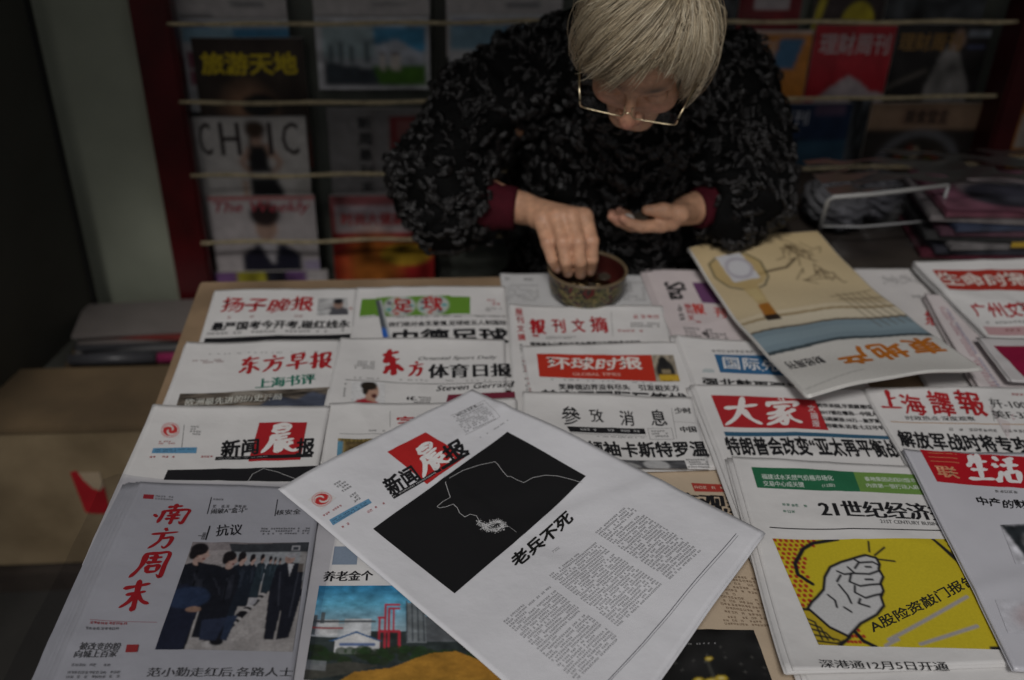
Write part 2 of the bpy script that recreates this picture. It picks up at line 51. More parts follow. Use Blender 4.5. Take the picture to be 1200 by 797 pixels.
{'name':'newspaper','label':'newspaper with green banner,masthead 21世纪经济 and a yellow cartoon of a knocking fist','o':(0.3866,1.002,0.774),'ang':-0.1162,'W':0.246,'L':0.338,'col':(0.62,0.61,0.6),'curl':{'left':0.004,'bottom':0.004},'n':6,'gl':0,'items':[('R',[(0.0212,0.0194),(0.1524,0.0176),(0.1511,0.0575),(0.0222,0.0593)],(0.02,0.13,0.06),'banner'),('R',[(0.1523,0.018),(0.233,0.0175),(0.2317,0.0572),(0.151,0.0578)],(0.14,0.26,0.06),'light_banner'),('T','福建试水天然气价格市场化',(0.0315,0.0423),(0.1223,0.0397),(0.0312,0.032),(0.6,0.65,0.6),'r'),('T','交易中心成关键',(0.0313,0.0555),(0.0828,0.0538),(0.031,0.0454),(0.6,0.65,0.6),'r'),('T','(12版)',(0.1055,0.0523),(0.1217,0.0513),(0.1051,0.0455),(0.5,0.55,0.5),'r'),('T','泰地集团进四川恒丰',(0.1631,0.0354),(0.2279,0.0346),(0.163,0.0266),(0.6,0.65,0.6),'r'),('T','内资第一银行动入麻',(0.1618,0.0487),(0.2282,0.0477),(0.1617,0.0401),(0.6,0.65,0.6),'r'),('I',(0.0482,0.0847),(0.0786,0.0844),(0.0488,0.0925),1,(0.03,0.15,0.09),0.9,'article_text'),('I',(0.0469,0.0972),(0.077,0.0969),(0.0475,0.1049),1,(0.03,0.15,0.09),0.9,'article_text'),('T','21世纪经济报道',(0.0924,0.1066),(0.281,0.1038),(0.0919,0.0761),(0.012,0.012,0.014),'s'),('T','21ST CENTURY BUSINESS',(0.1612,0.1143),(0.2398,0.1139),(0.1612,0.108),(0.1,0.1,0.1),'r'),('S',[(0.0255,0.1302),(0.1254,0.1269),(0.2433,0.1218)],0.0016,(0.012,0.012,0.014),'rule'),('PIC',[(0.0251,0.1491),(0.2453,0.1369),(0.2524,0.3018),(0.0446,0.3069)],'fist',240,150),('T','A股险资敲门报告',(0.1074,0.2873),(0.244,0.2094),(0.1031,0.2723),(0.02,0.02,0.015),'b'),('T','深港通12月5日开通',(0.0391,0.3402),(0.1717,0.3349),(0.0386,0.3279),(0.012,0.012,0.014),'r')],'quad':[(-0.0011,0.0001),(0.2405,-0.0001),(0.2525,0.3173),(0.0094,0.3461)],'slip':0.008},
{'name':'newspaper','label':'salmon coloured newspaper with masthead 经济观察报 and a black advert,under the centre newspaper','o':(0.1463,1.0251,0.7565),'ang':-0.0736,'W':0.33,'L':0.45,'col':(0.5,0.4,0.29),'curl':{},'n':1,'gl':0,'items':[('R',[(0.1852,0.0352),(0.231,0.0376),(0.2315,0.0524),(0.187,0.0518)],(0.36,0.04,0.03),'banner'),('I',(0.1878,0.0402),(0.2271,0.041),(0.1886,0.0484),1,(0.6,0.5,0.4),0.9,'article_text'),('T','经济观察报',(0.1209,0.0868),(0.2897,0.0973),(0.1231,0.0513),(0.012,0.012,0.014),'s'),('T','Economic Observer',(0.133,0.1005),(0.2523,0.1042),(0.1332,0.0927),(0.05,0.04,0.03),'r'),('I',(0.1781,0.1945),(0.2408,0.2015),(0.1884,0.2561),11,(0.16,0.1,0.06),0.8,'article_text'),('I',(0.1833,0.2586),(0.2394,0.2602),(0.1853,0.2731),3,(0.16,0.1,0.06),0.8,'article_text'),('PIC',[(0.1341,0.2799),(0.2149,0.2786),(0.2201,0.346),(0.0884,0.3478)],'spots',70,40),('I',(0.138,0.2973),(0.1764,0.2968),(0.1375,0.3008),1,(0.3,0.3,0.3),0.6,'article_text')]},
{'name':'newspaper','label':'sheet of small print at the back right,mostly hidden under the large tan magazine','o':(0.7541,1.5388,0.7555),'ang':-0.0587,'W':0.28,'L':0.5,'col':(0.54,0.52,0.51),'curl':{'top':0.003},'n':3,'gl':0,'items':[('I',(0.0428,0.0244),(0.1182,0.0227),(0.037,0.0553),4,(0.1,0.1,0.1),0.6,'article_text'),('I',(0.0636,0.0906),(0.1162,0.0925),(0.0638,0.1023),1,(0.012,0.012,0.014),0.8,'article_text'),('T','报刊',(0.0612,0.1886),(0.1057,0.201),(0.0738,0.1435),(0.37,0.015,0.02),'k')]},
{'name':'newspaper','label':'newspaper with red brush masthead 上海譯報 and a heavy headline about the army','o':(0.6223,1.1547,0.7705),'ang':-0.0457,'W':0.25,'L':0.3,'col':(0.62,0.61,0.6),'curl':{'top':0.003,'left':0.004},'n':4,'gl':0,'items':[('T','上',(0.0109,0.0481),(0.0399,0.0522),(0.0171,0.0044),(0.37,0.015,0.02),'k'),('T','海',(0.0404,0.0642),(0.0723,0.0663),(0.0437,0.014),(0.37,0.015,0.02),'k'),('T','譯',(0.0784,0.0663),(0.1119,0.0703),(0.0855,0.007),(0.37,0.015,0.02),'k'),('T','報',(0.1184,0.0664),(0.1556,0.0704),(0.1248,0.0064),(0.37,0.015,0.02),'k'),('T','时政热点·深度观察',(0.036,0.0761),(0.1319,0.0802),(0.0365,0.0656),(0.012,0.012,0.014),'r'),('S',[(0.0118,0.08),(0.213,0.0902)],0.0014,(0.4,0.2,0.06),'rule'),('S',[(0.1767,0.0255),(0.1573,0.0803)],0.0005,(0.1,0.1,0.1),'rule'),('T','歼-100',(0.1682,0.0503),(0.218,0.0545),(0.1699,0.0301),(0.012,0.012,0.014),'r'),('T','美F-35',(0.1599,0.0744),(0.2126,0.0784),(0.1614,0.0548),(0.012,0.012,0.014),'r'),('I',(0.2115,0.015),(0.2367,0.015),(0.2089,0.0235),1,(0.37,0.015,0.02),0.75,'article_text'),('I',(0.0879,0.0937),(0.2015,0.1017),(0.0852,0.1033),1,(0.1,0.1,0.1),0.8,'article_text'),('T','解放军战时将专攻何方',(0.0066,0.1366),(0.2202,0.1592),(0.0106,0.0991),(0.012,0.012,0.014),'B')]},
{'name':'magazine','label':'grey-lilac weekly magazine with red banner reading 生活 at the right edge of the table','o':(0.6145,1.0009,0.78),'ang':-0.096,'W':0.23,'L':0.36,'col':(0.53,0.53,0.57),'curl':{'left':0.004},'n':3,'gl':1,'items':[('R',[(0.0231,-0.002),(0.1791,0.0113),(0.1559,0.0731),(0.0231,0.0643)],(0.42,0.012,0.02),'banner'),('S',[(0.0324,0.0039),(0.0686,0.0057)],0.0014,(0.5,0.2,0.1),'rule'),('S',[(0.0305,0.0128),(0.0666,0.0147)],0.0014,(0.5,0.2,0.1),'rule'),('S',[(0.0298,0.0216),(0.0657,0.0234)],0.0013,(0.5,0.2,0.1),'rule'),('T','联',(0.0287,0.0541),(0.0561,0.0562),(0.0305,0.0305),(0.55,0.25,0.14),'b'),('T','生活',(0.0665,0.0574),(0.1347,0.0675),(0.0767,0.0018),(0.72,0.7,0.7),'k'),('T','中产的财富',(0.0597,0.1075),(0.1348,0.115),(0.0616,0.0888),(0.012,0.012,0.014),'k'),('I',(0.0924,0.0743),(0.1429,0.0785),(0.0903,0.0824),1,(0.1,0.1,0.1),0.8,'article_text'),('PIC',[(0.0724,0.1418),(0.1269,0.1335),(0.1099,0.2053),(0.0643,0.2071)],'dark_object',30,30),('PIC',[(0.0173,0.2658),(0.0918,0.2555),(0.0767,0.3101),(0.0128,0.3125)],'skin',20,20)]},
{'name':'newspaper','label':'newspaper whose coloured margin of tiny print shows beside 生命时报 at the right','o':(0.8323,1.4249,0.768),'ang':-0.1435,'W':0.24,'L':0.4,'col':(0.55,0.5,0.5),'curl':{'left':0.003},'n':9,'gl':0,'items':[('I',(0.0118,0.0332),(0.0248,0.0319),(0.0229,0.3678),40,(0.3,0.05,0.1),0.9,'article_text'),('I',(0.022,0.0462),(0.0306,0.0453),(0.0337,0.357),36,(0.06,0.08,0.25),0.9,'article_text')]},
{'name':'newspaper','label':'back-right newspaper with red banner 生命时报 above the red brush title 广州文摘','o':(0.8529,1.5195,0.776),'ang':0.0579,'W':0.25,'L':0.28,'col':(0.62,0.61,0.6),'curl':{'top':0.003,'left':0.003},'n':10,'gl':0,'items':[('R',[(0.0182,0.0303),(0.2218,0.0399),(0.1869,0.1161),(0.0132,0.0994)],(0.34,0.025,0.015),'banner'),('T','生命时报',(0.0118,0.0875),(0.1718,0.0998),(0.0158,0.0354),(0.62,0.55,0.5),'k'),('T','广州文摘',(0.0154,0.1919),(0.1206,0.2022),(0.0203,0.1416),(0.37,0.015,0.02),'k'),('I',(0.0223,0.2005),(0.1159,0.2098),(0.0181,0.2106),1,(0.1,0.1,0.1),0.9,'article_text'),('R',[(0.0083,0.2175),(0.1301,0.2296),(0.1202,0.2543),(0.0028,0.2425)],(0.45,0.28,0.29),'pink_band'),('I',(0.0303,0.2248),(0.0648,0.2283),(0.0247,0.2371),1,(0.2,0.05,0.05),0.75,'article_text')]},
{'name':'magazine','label':'magazine with a dark crimson picture lying at the right edge over 生命时报','o':(0.8448,1.264,0.782),'ang':-0.0688,'W':0.22,'L':0.12,'col':(0.5,0.48,0.48),'curl':{'left':0.002},'n':3,'gl':1,'items':[('R',[(0.014,0.0241),(0.1426,0.0208),(0.1414,0.1261),(0.0248,0.107)],(0.22,0.01,0.04),'picture')]},
{'name':'newspaper','label':'tilted white newspaper on top at the centre with a black smoker silhouette and headline 老兵不死','o':(-0.1885,0.9535,0.7865),'ang':0.6979,'W':0.3179,'L':0.438,'col':(0.66,0.66,0.685),'curl':{'own':1},'n':2,'gl':0,'items':[('I',(0.2554,0.0302),(0.3097,0.0339),(0.2411,0.0722),9,(0.16,0.16,0.17),0.8,'article_text'),('I',(0.255,0.0273),(0.2971,0.0275),(0.2542,0.0366),1,(0.012,0.012,0.014),0.9,'article_text'),('I',(0.2484,0.0874),(0.3048,0.0859),(0.2472,0.091),1,(0.12,0.12,0.12),0.5,'article_text'),('S',[(0.2536,0.0273),(0.3123,0.0311),(0.3006,0.0744),(0.2385,0.0735)],0.0005,(0.25,0.25,0.25),'rule'),('PIC',[(0.0136,0.0419),(0.0362,0.0386),(0.04,0.0634),(0.0152,0.0681)],'swirl',40,40),('I',(0.0521,0.0409),(0.0681,0.0401),(0.0517,0.0622),4,(0.1,0.1,0.1),0.75,'article_text'),('I',(0.0109,0.0757),(0.0374,0.076),(0.0109,0.0806),1,(0.37,0.015,0.02),0.8,'article_text'),('I',(0.0533,0.0708),(0.0632,0.0699),(0.0507,0.0864),3,(0.1,0.1,0.1),0.75,'article_text'),('R',[(0.0118,0.0882),(0.0675,0.0901),(0.0663,0.098),(0.0096,0.0985)],(0.12,0.28,0.44),'blue_strip'),('I',(0.0135,0.0907),(0.0657,0.0924),(0.0123,0.0972),2,(0.012,0.012,0.014),0.7,'article_text'),('I',(0.0076,0.106),(0.0921,0.1049),(0.0065,0.1115),1,(0.37,0.015,0.02),0.35,'article_text'),('R',[(0.1405,0.0339),(0.2035,0.035),(0.2072,0.1071),(0.1378,0.1145)],(0.45,0.02,0.02),'banner'),('R',[(0.0915,0.1033),(0.2185,0.1017),(0.2167,0.1068),(0.0904,0.1094)],(0.012,0.012,0.014),'black_bar'),('T','新闻',(0.0904,0.1054),(0.1388,0.1048),(0.0982,0.0734),(0.012,0.012,0.014),'B'),('T','报',(0.1838,0.1044),(0.2197,0.1028),(0.1924,0.074),(0.012,0.012,0.014),'B'),('T','晨',(0.1413,0.105),(0.1951,0.1026),(0.1554,0.0545),(0.75,0.74,0.73),'k'),('I',(0.0921,0.1049),(0.1613,0.1043),(0.0913,0.1082),1,(0.6,0.6,0.6),0.8,'article_text'),('R',[(0.0403,0.1337),(0.2845,0.1051),(0.2916,0.2373),(0.0447,0.2693)],(0.01,0.01,0.011),'picture'),('S',[(0.2798,0.2424),(0.2751,0.2274),(0.2683,0.2113),(0.2587,0.1992),(0.2446,0.1915),(0.2296,0.1904),(0.2268,0.1803),(0.2258,0.1718),(0.2224,0.1687),(0.2251,0.1571),(0.2293,0.1445),(0.2301,0.1385),(0.2106,0.1303),(0.1878,0.1246),(0.1658,0.1246),(0.1564,0.1276),(0.1495,0.14),(0.1432,0.1516),(0.1318,0.1511),(0.1205,0.1536),(0.1212,0.1572),(0.1284,0.1609),(0.1379,0.1628),(0.1371,0.1711),(0.1336,0.1786),(0.1339,0.1877),(0.1419,0.1883),(0.1458,0.1949),(0.1424,0.2035),(0.1355,0.2066)],0.0006,(0.55,0.55,0.55),'outline'),('SPECK',[(0.1408,0.2038),(0.1409,0.2136),(0.1501,0.2165),(0.1593,0.2173),(0.1598,0.2274),(0.1519,0.2286),(0.1429,0.224),(0.1381,0.2166)],'outline'),('S',[(0.1564,0.2281),(0.162,0.2333),(0.162,0.2457)],0.0005,(0.35,0.35,0.35),'outline'),('T','老兵不死',(0.1204,0.289),(0.2263,0.2789),(0.1255,0.2693),(0.01,0.01,0.01),'B'),('I',(0.1701,0.2948),(0.1817,0.2948),(0.1681,0.2993),2,(0.012,0.012,0.014),0.9,'article_text'),('I',(0.0545,0.334),(0.1266,0.3281),(0.0547,0.4392),26,(0.26,0.26,0.27),0.85,'article_text'),('I',(0.1385,0.3198),(0.2154,0.3172),(0.1373,0.4221),26,(0.26,0.26,0.27),0.85,'article_text'),('I',(0.2261,0.3103),(0.2882,0.3081),(0.2238,0.4219),26,(0.26,0.26,0.27),0.85,'article_text'),('S',[(0.0777,0.4589),(0.1892,0.4477),(0.3356,0.4296)],0.0008,(0.1,0.1,0.12),'rule'),('S',[(0.0795,0.4606),(0.1902,0.4502),(0.335,0.4329)],0.0004,(0.1,0.1,0.12),'rule'),('FOLD',(0.2813,0.1022),(0.3445,0.0894))],'quad':[(0.0,0.0),(0.3186,-0.0008),(0.3646,0.4484),(0.0037,0.5102)]}]
# ------------------------------------------------------------------ materials
def mat(name, col, rough=.6, spec=.5, metal=0, var=.12, vscale=12, bump=0, bscale=60, coat=0, coords='Object', alt=None):
    m = bpy.data.materials.new(name); m.use_nodes = True; t = m.node_tree; p = t.nodes['Principled BSDF']
    p.inputs['Roughness'].default_value = rough; p.inputs['Metallic'].default_value = metal
    p.inputs['Specular IOR Level'].default_value = spec; p.inputs['Coat Weight'].default_value = coat
    tc = t.nodes.new('ShaderNodeTexCoord')
    n = t.nodes.new('ShaderNodeTexNoise'); n.inputs['Scale'].default_value = vscale; n.inputs['Detail'].default_value = 6
    t.links.new(tc.outputs[coords], n.inputs['Vector'])
    r = t.nodes.new('ShaderNodeValToRGB'); r.color_ramp.elements[0].position = .3; r.color_ramp.elements[1].position = .7
    c0 = alt if alt else tuple(c*(1-var) for c in col); c1 = col if alt else tuple(min(1, c*(1+var)) for c in col)
    r.color_ramp.elements[0].color = (*c0, 1); r.color_ramp.elements[1].color = (*c1, 1)
    t.links.new(n.outputs['Fac'], r.inputs[0]); t.links.new(r.outputs[0], p.inputs['Base Color'])
    if bump:
        b = t.nodes.new('ShaderNodeBump'); b.inputs['Strength'].default_value = bump; b.inputs['Distance'].default_value = .002
        n2 = t.nodes.new('ShaderNodeTexNoise'); n2.inputs['Scale'].default_value = bscale; n2.inputs['Detail'].default_value = 5
        t.links.new(tc.outputs[coords], n2.inputs['Vector']); t.links.new(n2.outputs['Fac'], b.inputs['Height']); t.links.new(b.outputs[0], p.inputs['Normal'])
    return m
def ink_mat(name, rough, spec, coat=0, grain=.12):
    m = bpy.data.materials.new(name); m.use_nodes = True; t = m.node_tree; p = t.nodes['Principled BSDF']
    p.inputs['Roughness'].default_value = rough; p.inputs['Specular IOR Level'].default_value = spec; p.inputs['Coat Weight'].default_value = coat
    a = t.nodes.new('ShaderNodeAttribute'); a.attribute_name = 'ink'
    n = t.nodes.new('ShaderNodeTexNoise'); n.inputs['Scale'].default_value = 350
    mr = t.nodes.new('ShaderNodeMapRange'); mr.inputs['To Min'].default_value = 1-grain; mr.inputs['To Max'].default_value = 1+grain
    tc = t.nodes.new('ShaderNodeTexCoord'); t.links.new(tc.outputs['Object'], n.inputs['Vector'])
    mx = t.nodes.new('ShaderNodeVectorMath'); mx.operation = 'SCALE'
    t.links.new(n.outputs['Fac'], mr.inputs[0]); t.links.new(a.outputs['Color'], mx.inputs[0]); t.links.new(mr.outputs[0], mx.inputs['Scale'])
    t.links.new(mx.outputs[0], p.inputs['Base Color'])
    return m
INK = ink_mat('printing_ink', .7, .25); INKG = ink_mat('glossy_print', .38, .4, 0)
PAPERMATS = {}
def paper_mat(col, gl):
    k = (col, gl)
    if k not in PAPERMATS:
        m = mat('newsprint' if not gl else 'coated_paper', col, .85 if not gl else .35, .2 if not gl else .45, var=.05, vscale=14, bump=1.0 if not gl else .15, bscale=22)
        PAPERMATS[k] = m
        # faint print of the back page showing through
        t = m.node_tree; p = t.nodes['Principled BSDF']
        if not gl: p.inputs['Sheen Weight'].default_value = .05
    return PAPERMATS[k]
def clear_mat(name, k=.16, rough=.12, tint=(.9, .9, .92), bump=.4, bs=25):
    m = bpy.data.materials.new(name); m.use_nodes = True; t = m.node_tree; t.nodes.remove(t.nodes['Principled BSDF'])
    out = t.nodes['Material Output']; tr = t.nodes.new('ShaderNodeBsdfTransparent'); gl = t.nodes.new('ShaderNodeBsdfGlossy'); mx = t.nodes.new('ShaderNodeMixShader')
    tr.inputs[0].default_value = (*tint, 1); gl.inputs['Roughness'].default_value = rough
    f = t.nodes.new('ShaderNodeLayerWeight'); f.inputs[0].default_value = k
    n = t.nodes.new('ShaderNodeTexNoise'); n.inputs['Scale'].default_value = bs; n.inputs['Detail'].default_value = 3; n.inputs['Distortion'].default_value = 1.5
    tc = t.nodes.new('ShaderNodeTexCoord'); t.links.new(tc.outputs['Object'], n.inputs['Vector'])
    b = t.nodes.new('ShaderNodeBump'); b.inputs['Strength'].default_value = bump; b.inputs['Distance'].default_value = .004
    t.links.new(n.outputs['Fac'], b.inputs['Height']); t.links.new(b.outputs[0], gl.inputs['Normal']); t.links.new(b.outputs[0], f.inputs['Normal'])
    t.links.new(f.outputs['Fresnel'], mx.inputs[0]); t.links.new(tr.outputs[0], mx.inputs[1]); t.links.new(gl.outputs[0], mx.inputs[2]); t.links.new(mx.outputs[0], out.inputs[0])
    return m
# ------------------------------------------------------------------ object helpers
def mesh_obj(name, V, F, m, parent=None, smooth=False, cols=None):
    me = bpy.data.meshes.new(name); V = np.asarray(V, dtype=np.float32)
    if isinstance(F, np.ndarray):
        me.vertices.add(len(V)); me.vertices.foreach_set('co', V.ravel()); k = F.shape[1]
        me.loops.add(F.size); me.loops.foreach_set('vertex_index', F.ravel().astype(np.int32))
        me.polygons.add(len(F)); me.polygons.foreach_set('loop_start', np.arange(0, F.size, k, dtype=np.int32))
        me.update(calc_edges=True)
    else:
        me.from_pydata([tuple(map(float, v)) for v in V], [], F)
    if cols is not None:
        c = np.asarray(cols, dtype=np.float32)
        if c.ndim == 1: c = np.tile(c, (len(V), 1))
        a = me.color_attributes.new('ink', 'FLOAT_COLOR', 'POINT'); a.data.foreach_set('color', np.hstack([c, np.ones((len(c), 1), np.float32)]).ravel())
    if smooth: me.polygons.foreach_set('use_smooth', [True]*len(me.polygons))
    me.materials.append(m); o = bpy.data.objects.new(name, me); C.objects.link(o)
    if parent: o.parent = parent; o.matrix_parent_inverse = parent.matrix_world.inverted()
    return o
def thing(name, label, cat, loc, group=None):
    o = bpy.data.objects.new(name, None); C.objects.link(o); o.location = loc; o.empty_display_size = .05
    o['label'] = label; o['category'] = cat
    if group: o['group'] = group
    o.matrix_world = Matrix.Translation(loc)
    return o
def tag(o, label, cat, group=None):
    o['label'] = label; o['category'] = cat
    if group: o['group'] = group
    return o
class MB:
    def __init__(s): s.V = []; s.F = []
    def add(s, V, F):
        b = len(s.V); s.V += [tuple(v) for v in V]; s.F += [tuple(i+b for i in f) for f in F]; return s
    def box(s, lo, hi, M=None, bev=0):
        x0, y0, z0 = lo; x1, y1, z1 = hi
        if bev:
            bm = bmesh.new(); bmesh.ops.create_cube(bm, size=1)
            for v in bm.verts: v.co = Vector(((x0+x1)/2+v.co.x*(x1-x0), (y0+y1)/2+v.co.y*(y1-y0), (z0+z1)/2+v.co.z*(z1-z0)))
            bmesh.ops.bevel(bm, geom=bm.edges[:], offset=bev, segments=2, affect='EDGES')
            bm.verts.ensure_lookup_table(); V = [v.co.copy() for v in bm.verts]; F = [[v.index for v in f.verts] for f in bm.faces]; bm.free()
        else:
            V = [Vector(p) for p in ((x0,y0,z0),(x1,y0,z0),(x1,y1,z0),(x0,y1,z0),(x0,y0,z1),(x1,y0,z1),(x1,y1,z1),(x0,y1,z1))]
            F = [(0,3,2,1),(4,5,6,7),(0,1,5,4),(1,2,6,5),(2,3,7,6),(3,0,4,7)]
        if M: V = [M @ v for v in V]
        return s.add(V, F)
    def tube(s, pts, rad, n=8, caps=True):
        pts = [Vector(p) for p in pts]; R = rad if hasattr(rad, '__len__') else [rad]*len(pts); V = []; F = []
        t = (pts[1]-pts[0]).normalized(); a = t.orthogonal().normalized()
        for i, p in enumerate(pts):
            t = ((pts[min(i+1, len(pts)-1)]-pts[max(i-1, 0)])).normalized(); a = (a-t*a.dot(t)).normalized(); b = t.cross(a)
            V += [p+(a*math.cos(2*math.pi*k/n)+b*math.sin(2*math.pi*k/n))*R[i] for k in range(n)]
        for i in range(len(pts)-1):
            for k in range(n): F.append((i*n+k, i*n+(k+1) % n, (i+1)*n+(k+1) % n, (i+1)*n+k))
        if caps: F += [tuple(range(n-1, -1, -1)), tuple((len(pts)-1)*n+k for k in range(n))]
        return s.add(V, F)
    def lathe(s, prof, cen, n=48):
        V = []; F = []
        for r, z in prof: V += [(cen[0]+r*math.cos(2*math.pi*k/n), cen[1]+r*math.sin(2*math.pi*k/n), cen[2]+z) for k in range(n)]
        for i in range(len(prof)-1):
            for k in range(n): F.append((i*n+k, i*n+(k+1) % n, (i+1)*n+(k+1) % n, (i+1)*n+k))
        return s.add(V, F)
    def build(s, name, m, parent=None, smooth=False): return mesh_obj(name, s.V, s.F, m, parent, smooth)
def structure(o): o['kind'] = 'structure'; return o
# ------------------------------------------------------------------ glyph outlines from Blender's own built-in font
GL = {}
def load_glyphs(strings):
    obs = []
    for s in strings:
        c = bpy.data.curves.new('g', 'FONT'); c.body = s; c.resolution_u = 2; c.size = 1
        o = bpy.data.objects.new('g', c); C.objects.link(o); obs.append((s, o, c))
    dg = bpy.context.evaluated_depsgraph_get(); dg.update()
    for s, o, c in obs:
        ev = o.evaluated_get(dg); me = ev.to_mesh()
        V = np.empty(len(me.vertices)*3, np.float32); me.vertices.foreach_get('co', V); V = V.reshape(-1, 3)[:, :2].astype(float)
        me.calc_loop_triangles(); T = np.empty(len(me.loop_triangles)*3, np.int32); me.loop_triangles.foreach_get('vertices', T); T = T.reshape(-1, 3)
        ev.to_mesh_clear(); GL[s] = (V, T)
    for s, o, c in obs: bpy.data.objects.remove(o); bpy.data.curves.remove(c)
def nibs(st):
    c8 = lambda r, n=8: [(r*math.cos(2*math.pi*k/n), r*math.sin(2*math.pi*k/n)) for k in range(n)]
    return {'r': [(0, 0), (.012, 0), (-.012, 0)], 'b': [(0, 0)]+c8(.022), 'B': [(0, 0)]+c8(.034, 10)+c8(.017, 6),
            's': [(k*.011, 0) for k in range(-4, 5)]+[(0, .01)], 'k': [(k*.007, k*.0055) for k in range(-4, 5)]+[(k*.006+.005, k*.005-.006) for k in range(-3, 4)],
            'h': [(k*.008, k*.006) for k in range(-2, 3)], 'i': [(0, 0), (.02, .01), (-.02, -.01)]}[st]
def subdiv_long(V, T, lim):
    for _ in range(2):
        out = []; V = list(map(tuple, V)); idx = {}
        def mid(a, b):
            k = (min(a, b), max(a, b))
            if k not in idx: idx[k] = len(V); V.append(tuple((np.array(V[a])+np.array(V[b]))/2))
            return idx[k]
        ch = False; VA = np.array(V)
        for a, b, c in T:
            L = [np.hypot(*(VA[i][:2]-VA[j][:2])) > lim for i, j in ((a, b), (b, c), (c, a))]
            n = sum(L)
            if n == 0: out.append((a, b, c)); continue
            ch = True
            if n == 1:
                while not L[0]: a, b, c = b, c, a; L = L[1:]+L[:1]
                m = mid(a, b); out += [(a, m, c), (m, b, c)]
            elif n == 2:
                while L[2]: a, b, c = b, c, a; L = L[1:]+L[:1]
                m = mid(a, b); k = mid(b, c); out += [(a, m, c), (m, k, c), (m, b, k)]
            else:
                m = mid(a, b); k = mid(b, c); l = mid(c, a); out += [(a, m, l), (m, b, k), (l, k, c), (m, k, l)]
        T = out
        if not ch: break
    return np.array(V, float).reshape(-1, 3), np.array(T, np.int32).reshape(-1, 3)
BRUSH = {k: [[float(x) for x in st.split()] for st in v.split(';')] for k, v in {
 '晨': '.38 .98 .32 .85 .30 .72;.36 .95 .55 .99 .70 .93 .68 .82 .60 .72;.38 .85 .50 .87 .63 .86;.34 .72 .48 .73 .62 .74;.22 .58 .48 .61 .76 .66;.28 .62 .26 .42 .14 .20 .0 .04;.38 .49 .52 .51 .68 .54;.28 .37 .55 .40 .86 .45;.45 .38 .42 .20 .39 .06 .46 .09 .58 .19;.52 .37 .64 .20 .82 .06 1.0 .10;.80 .34 .72 .28 .60 .24',
 '南': '.30 .85 .50 .88 .74 .92;.52 1.0 .52 .85 .49 .70;.22 .67 .20 .40 .14 .08;.22 .66 .60 .71 .96 .73 .93 .45 .86 .10 .76 .20;.42 .60 .46 .52;.66 .63 .60 .53;.36 .44 .55 .46 .76 .49;.34 .29 .54 .31 .76 .34;.55 .54 .54 .30 .52 .03;-.04 .48 .02 .42 .08 .36',
 '方': '.45 1.0 .50 .94 .54 .86;.02 .71 .50 .76 .98 .82;.44 .75 .38 .42 .22 .20 .03 .03;.40 .50 .60 .53 .80 .55 .76 .25 .62 .06 .50 .16',
 '周': '.28 .95 .25 .55 .14 .25 .0 .03;.28 .94 .60 .97 .92 .99 .88 .50 .85 .06 .72 .16;.40 .78 .58 .79 .76 .82;.57 .89 .56 .75 .55 .60;.36 .60 .56 .61 .78 .64;.41 .46 .42 .34 .43 .22;.40 .46 .56 .47 .72 .49 .68 .24;.42 .24 .56 .25 .70 .27',
 '末': '.06 .77 .48 .82 .92 .88;.18 .55 .50 .58 .82 .62;.53 1.0 .52 .50 .50 .03 .41 .14;.48 .55 .30 .30 .03 .13;.54 .55 .75 .30 1.0 .18',
 '大': '.03 .61 .45 .66 .94 .74;.54 1.0 .46 .60 .28 .25 .0 .0;.50 .58 .70 .25 1.0 .04',
 '家': '.50 1.0 .54 .95 .57 .89;.18 .84 .15 .76 .11 .67;.18 .80 .55 .83 .94 .86 .82 .68;.30 .66 .52 .68 .76 .71;.56 .66 .35 .48 .06 .39;.42 .54 .57 .35 .54 .04 .40 .12;.48 .44 .30 .32 .08 .22;.52 .30 .30 .14 .03 .02;.84 .59 .72 .50 .58 .42;.56 .42 .75 .22 1.0 .10',
 '生': '.32 .94 .22 .68 .06 .50;.24 .70 .55 .73 .88 .77;.18 .41 .50 .44 .82 .48;.0 .06 .50 .10 1.0 .15;.55 1.0 .53 .55 .50 .10',
 '活': '.08 .94 .15 .88 .21 .80;.0 .68 .07 .62 .13 .56;.01 .06 .12 .20 .25 .44;.84 .97 .62 .89 .42 .85;.29 .65 .64 .69 1.0 .73;.65 .90 .63 .68 .60 .46;.42 .42 .43 .24 .44 .05;.42 .42 .65 .44 .90 .47 .83 .08;.44 .10 .62 .12 .84 .13',
 '东': '.13 .81 .50 .85 .90 .90;.48 1.0 .35 .75 .20 .54 .50 .58 .88 .62;.53 .72 .52 .40 .50 .03 .39 .14;.32 .38 .22 .24 .05 .08;.66 .40 .80 .28 .96 .13',
 '上': '.49 1.0 .48 .55 .46 .10;.48 .57 .64 .60 .84 .65;.0 .05 .50 .09 1.0 .13',
 '报': '.22 1.0 .22 .50 .20 .05 .09 .16;.0 .73 .20 .76 .42 .81;.0 .30 .20 .38 .42 .49;.53 .93 .52 .50 .50 .0;.52 .91 .70 .93 .90 .95 .85 .68 .73 .66;.52 .50 .70 .52 .89 .55 .66 .15 .47 .0;.60 .40 .78 .16 1.0 .0',
 '早': '.28 .98 .27 .75 .26 .54;.28 .96 .50 .97 .75 .99 .70 .56;.30 .77 .50 .78 .70 .79;.28 .57 .50 .58 .70 .59;.0 .30 .50 .35 1.0 .41;.50 .56 .49 .30 .48 .0'}.items()}
